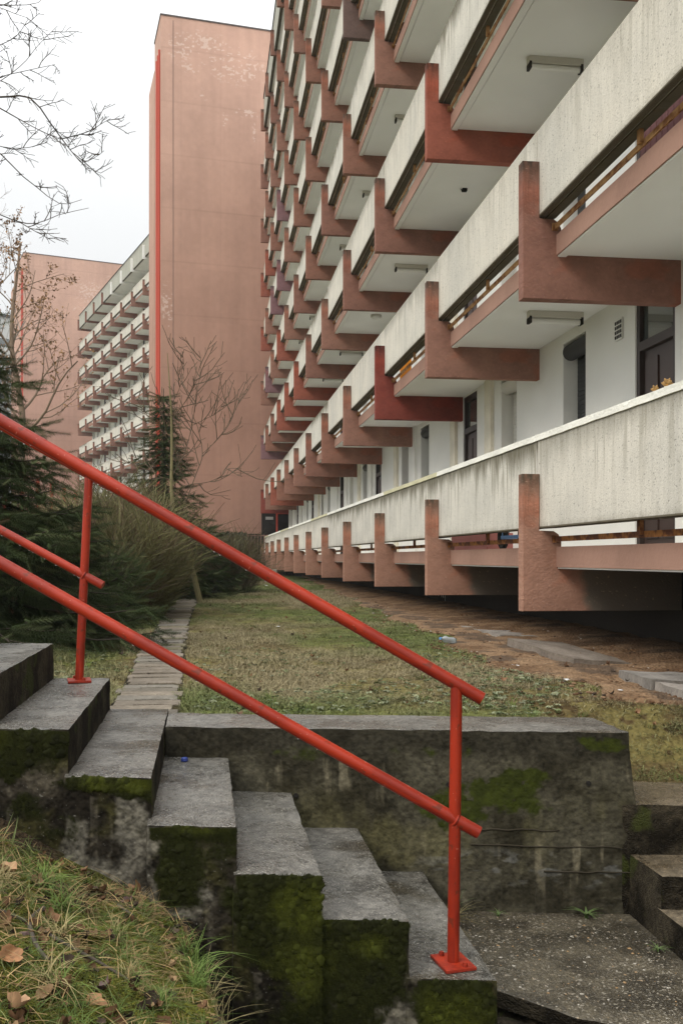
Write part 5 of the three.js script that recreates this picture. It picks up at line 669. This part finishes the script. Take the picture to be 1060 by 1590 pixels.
spruce('large dark spruce at the left edge behind the handrail', -70, 1000, 9.0, 3.3, 1.75, 201, { nb: 12, gap: 0.12, sc: 1.0, droop: 0.55, ex: 0.98 });
spruce('low dark young spruce behind the far handrail post', 112, 1000, 9.9, 1.35, 0.52, 203, { nb: 8, gap: 0.14 });
spruce('slim spruce rising behind the broom shrubs, left of the pink tower', 254, 930, 21, 4.45, 1.5, 205, { nb: 9, gap: 0.18, sc: 1.5, ex: 1.2, droop: 0.55 });
spruce('small spruce low among the shrubs right of the slim spruce', 318, 920, 24, 1.75, 1.1, 207, { nb: 7, gap: 0.26, sc: 1.5 });
spruce('small pale green conifer in front of the broom shrub', 168, 968, 12.4, 0.95, 0.6, 209, { nb: 7, gap: 0.14, lift: 0.6, droop: 0.1 });
// broom-like shrub: many thin upright whips
const whip = (() => { const R = rng(17), o = [], P = [], top = new THREE.Vector3(0.14, 1, 0.03); for (let k = 0; k <= 5; k++) { const s = k / 5; P.push(new THREE.Vector3(0.16 * s * s, s, 0.03 * Math.sin(s * 5))); } o.push(tube(P, 0.0052, 0.002, 6, 3)); const c = new THREE.CatmullRomCurve3(P); for (let i = 0; i < 22; i++) { const s = 0.15 + 0.82 * i / 22, p = c.getPointAt(s), a = R() * 6.28, l = 0.16 + 0.2 * R(); o.push(tube([p, p.clone().add(new THREE.Vector3(Math.cos(a) * l * 0.3, l * 0.5, Math.sin(a) * l * 0.3)), p.clone().add(new THREE.Vector3(Math.cos(a) * l * 0.75, l, Math.sin(a) * l * 0.75))], 0.0034, 0.0018, 2, 3)); } return merge(o); })();
const whipMat = std({ roughness: 0.9 });
function shrub(lab, px, zc, h, rad, n, seed, colr = [0.165, 0.155, 0.070]) {
  const base = at(px, 900, zc); base.y = EYE + groundH(base.x, -base.z) - 0.02; const R = rng(seed), t = thing('shrub', lab, 'shrub', base), st = [];
  for (let i = 0; i < 7; i++) { const a = i * 0.9; st.push(tube([new THREE.Vector3(0.05 * Math.cos(a), 0, 0.05 * Math.sin(a)), new THREE.Vector3(0.2 * rad * Math.cos(a), h * 0.3, 0.2 * rad * Math.sin(a)), new THREE.Vector3(0.45 * rad * Math.cos(a), h * 0.62, 0.45 * rad * Math.sin(a))], 0.014, 0.006, 6, 5)); }
  part(t, 'stems', merge(st), M.bark);
  const im = scatter('twigs', '', '', whip, whipMat, n, () => { const a = R() * 6.283, r = Math.sqrt(R()), sx = Math.cos(a) * r * rad * 0.8, sz = Math.sin(a) * r * rad * 0.8, k = 0.5 + 0.8 * R(), w = R(), L = h * (0.45 + 0.55 * R()) * (1.08 - 0.35 * r * r), y0 = R() < 0.45 ? h * 0.35 * R() : 0; const tilt = 0.03 + 0.38 * r * (0.2 + 1.0 * R()), ja = (R() - 0.5) * 0.7, jb = (R() - 0.5) * 0.7; return [new THREE.Vector3(sx, y0 * 0.6 * (1 - 0.5 * r), sz), [L * 1.1, L * (1 - 0.35 * y0 / h), L * 1.1], R() * 6.28, w < 0.7 ? colr.map(v => v * k) : [0.15 * k, 0.11 * k, 0.07 * k], [Math.sin(a) * tilt + ja, -Math.cos(a) * tilt + jb]]; });
  im.userData = { kind: 'stuff' }; t.add(im);
}
shrub('broad olive broom shrub left of the garden path, nearest of the shrubs', 168, 14, 1.6, 0.85, 560, 301);
shrub('olive broom shrub behind the nearest one, beside the leaning young tree', 172, 17.5, 1.85, 0.85, 520, 302);
shrub('darker broom shrub behind, left of the slim spruce', 150, 18, 2.0, 1.3, 420, 303, [0.115, 0.12, 0.055]);
shrub('broom shrub under the slim spruce', 232, 23, 1.9, 0.9, 460, 304, [0.14, 0.135, 0.06]);
shrub('pale olive twiggy shrub close beside the left edge of the garden path', 196, 15.5, 1.75, 0.75, 520, 308, [0.19, 0.175, 0.085]);
shrub('low grey green shrub right of the young tree trunk', 335, 25, 1.5, 1.2, 340, 305, [0.14, 0.13, 0.07]);
shrub('low dark shrub at the far end of the lawn before the low wall', 352, 36, 1.6, 1.3, 260, 306, [0.09, 0.085, 0.05]);
shrub('low sprawling shrub beyond the path at the left', 285, 30, 1.6, 1.5, 300, 307, [0.115, 0.11, 0.055]);
{ // ivy on the fence below the tower
  const base = at(352, 905, 47), R = rng(97); base.y = EYE - 0.86; const t = thing('ivy_hedge', 'dark ivy covered fence below the pink tower', 'hedge', base, 0.12); const w = []; for (let i = 0; i < 12; i++) w.push(box(-1.6 + i * 0.24, -1.57 + i * 0.24, 0, 1.95, 0.02, -0.02)); part(t, 'fence_bar', merge(w), M.bark);
  const im = scatter('ivy', '', '', leafGeo(9, 0.075), std({ side: THREE.DoubleSide, roughness: 0.5 }), 2600, () => { const k = 0.5 + 0.8 * R(); return [new THREE.Vector3(-1.7 + 2.6 * R(), 0.1 + 1.95 * R(), (R() - 0.5) * 0.3), 0.7 + 0.7 * R(), R() * 6.28, [0.04 * k, 0.045 * k, 0.022 * k], [1.2 + (R() - 0.5), R() - 0.5]]; }); im.userData = { kind: 'stuff' }; t.add(im);
}
{ // pale block far off at the left edge
  const base = at(-60, 800, 190), b = thing('pale_apartment_building', 'pale grey building far off at the left edge behind bare trees', 'apartment building', base, 0.5), pale = std({ color: lin(0.5, 0.5, 0.48), roughness: 0.9 }), wg = box(-0.9, 0.9, 0, 1.4, 0.06, 0.0); part(b, 'wall', box(-20, 14, -8, 39, 0, -12), pale); for (let i = 0; i < 9; i++) for (let j = 0; j < 10; j++) part(b, 'window', wg, M.glass).position.set(-17 + i * 3.6, 1 + j * 3.6, 0.002); part(b, 'roof_edge', box(-20.2, 14.2, 39, 39.5, 0.3, -12.2), M.base);
}
renderer.render(scene, camera);
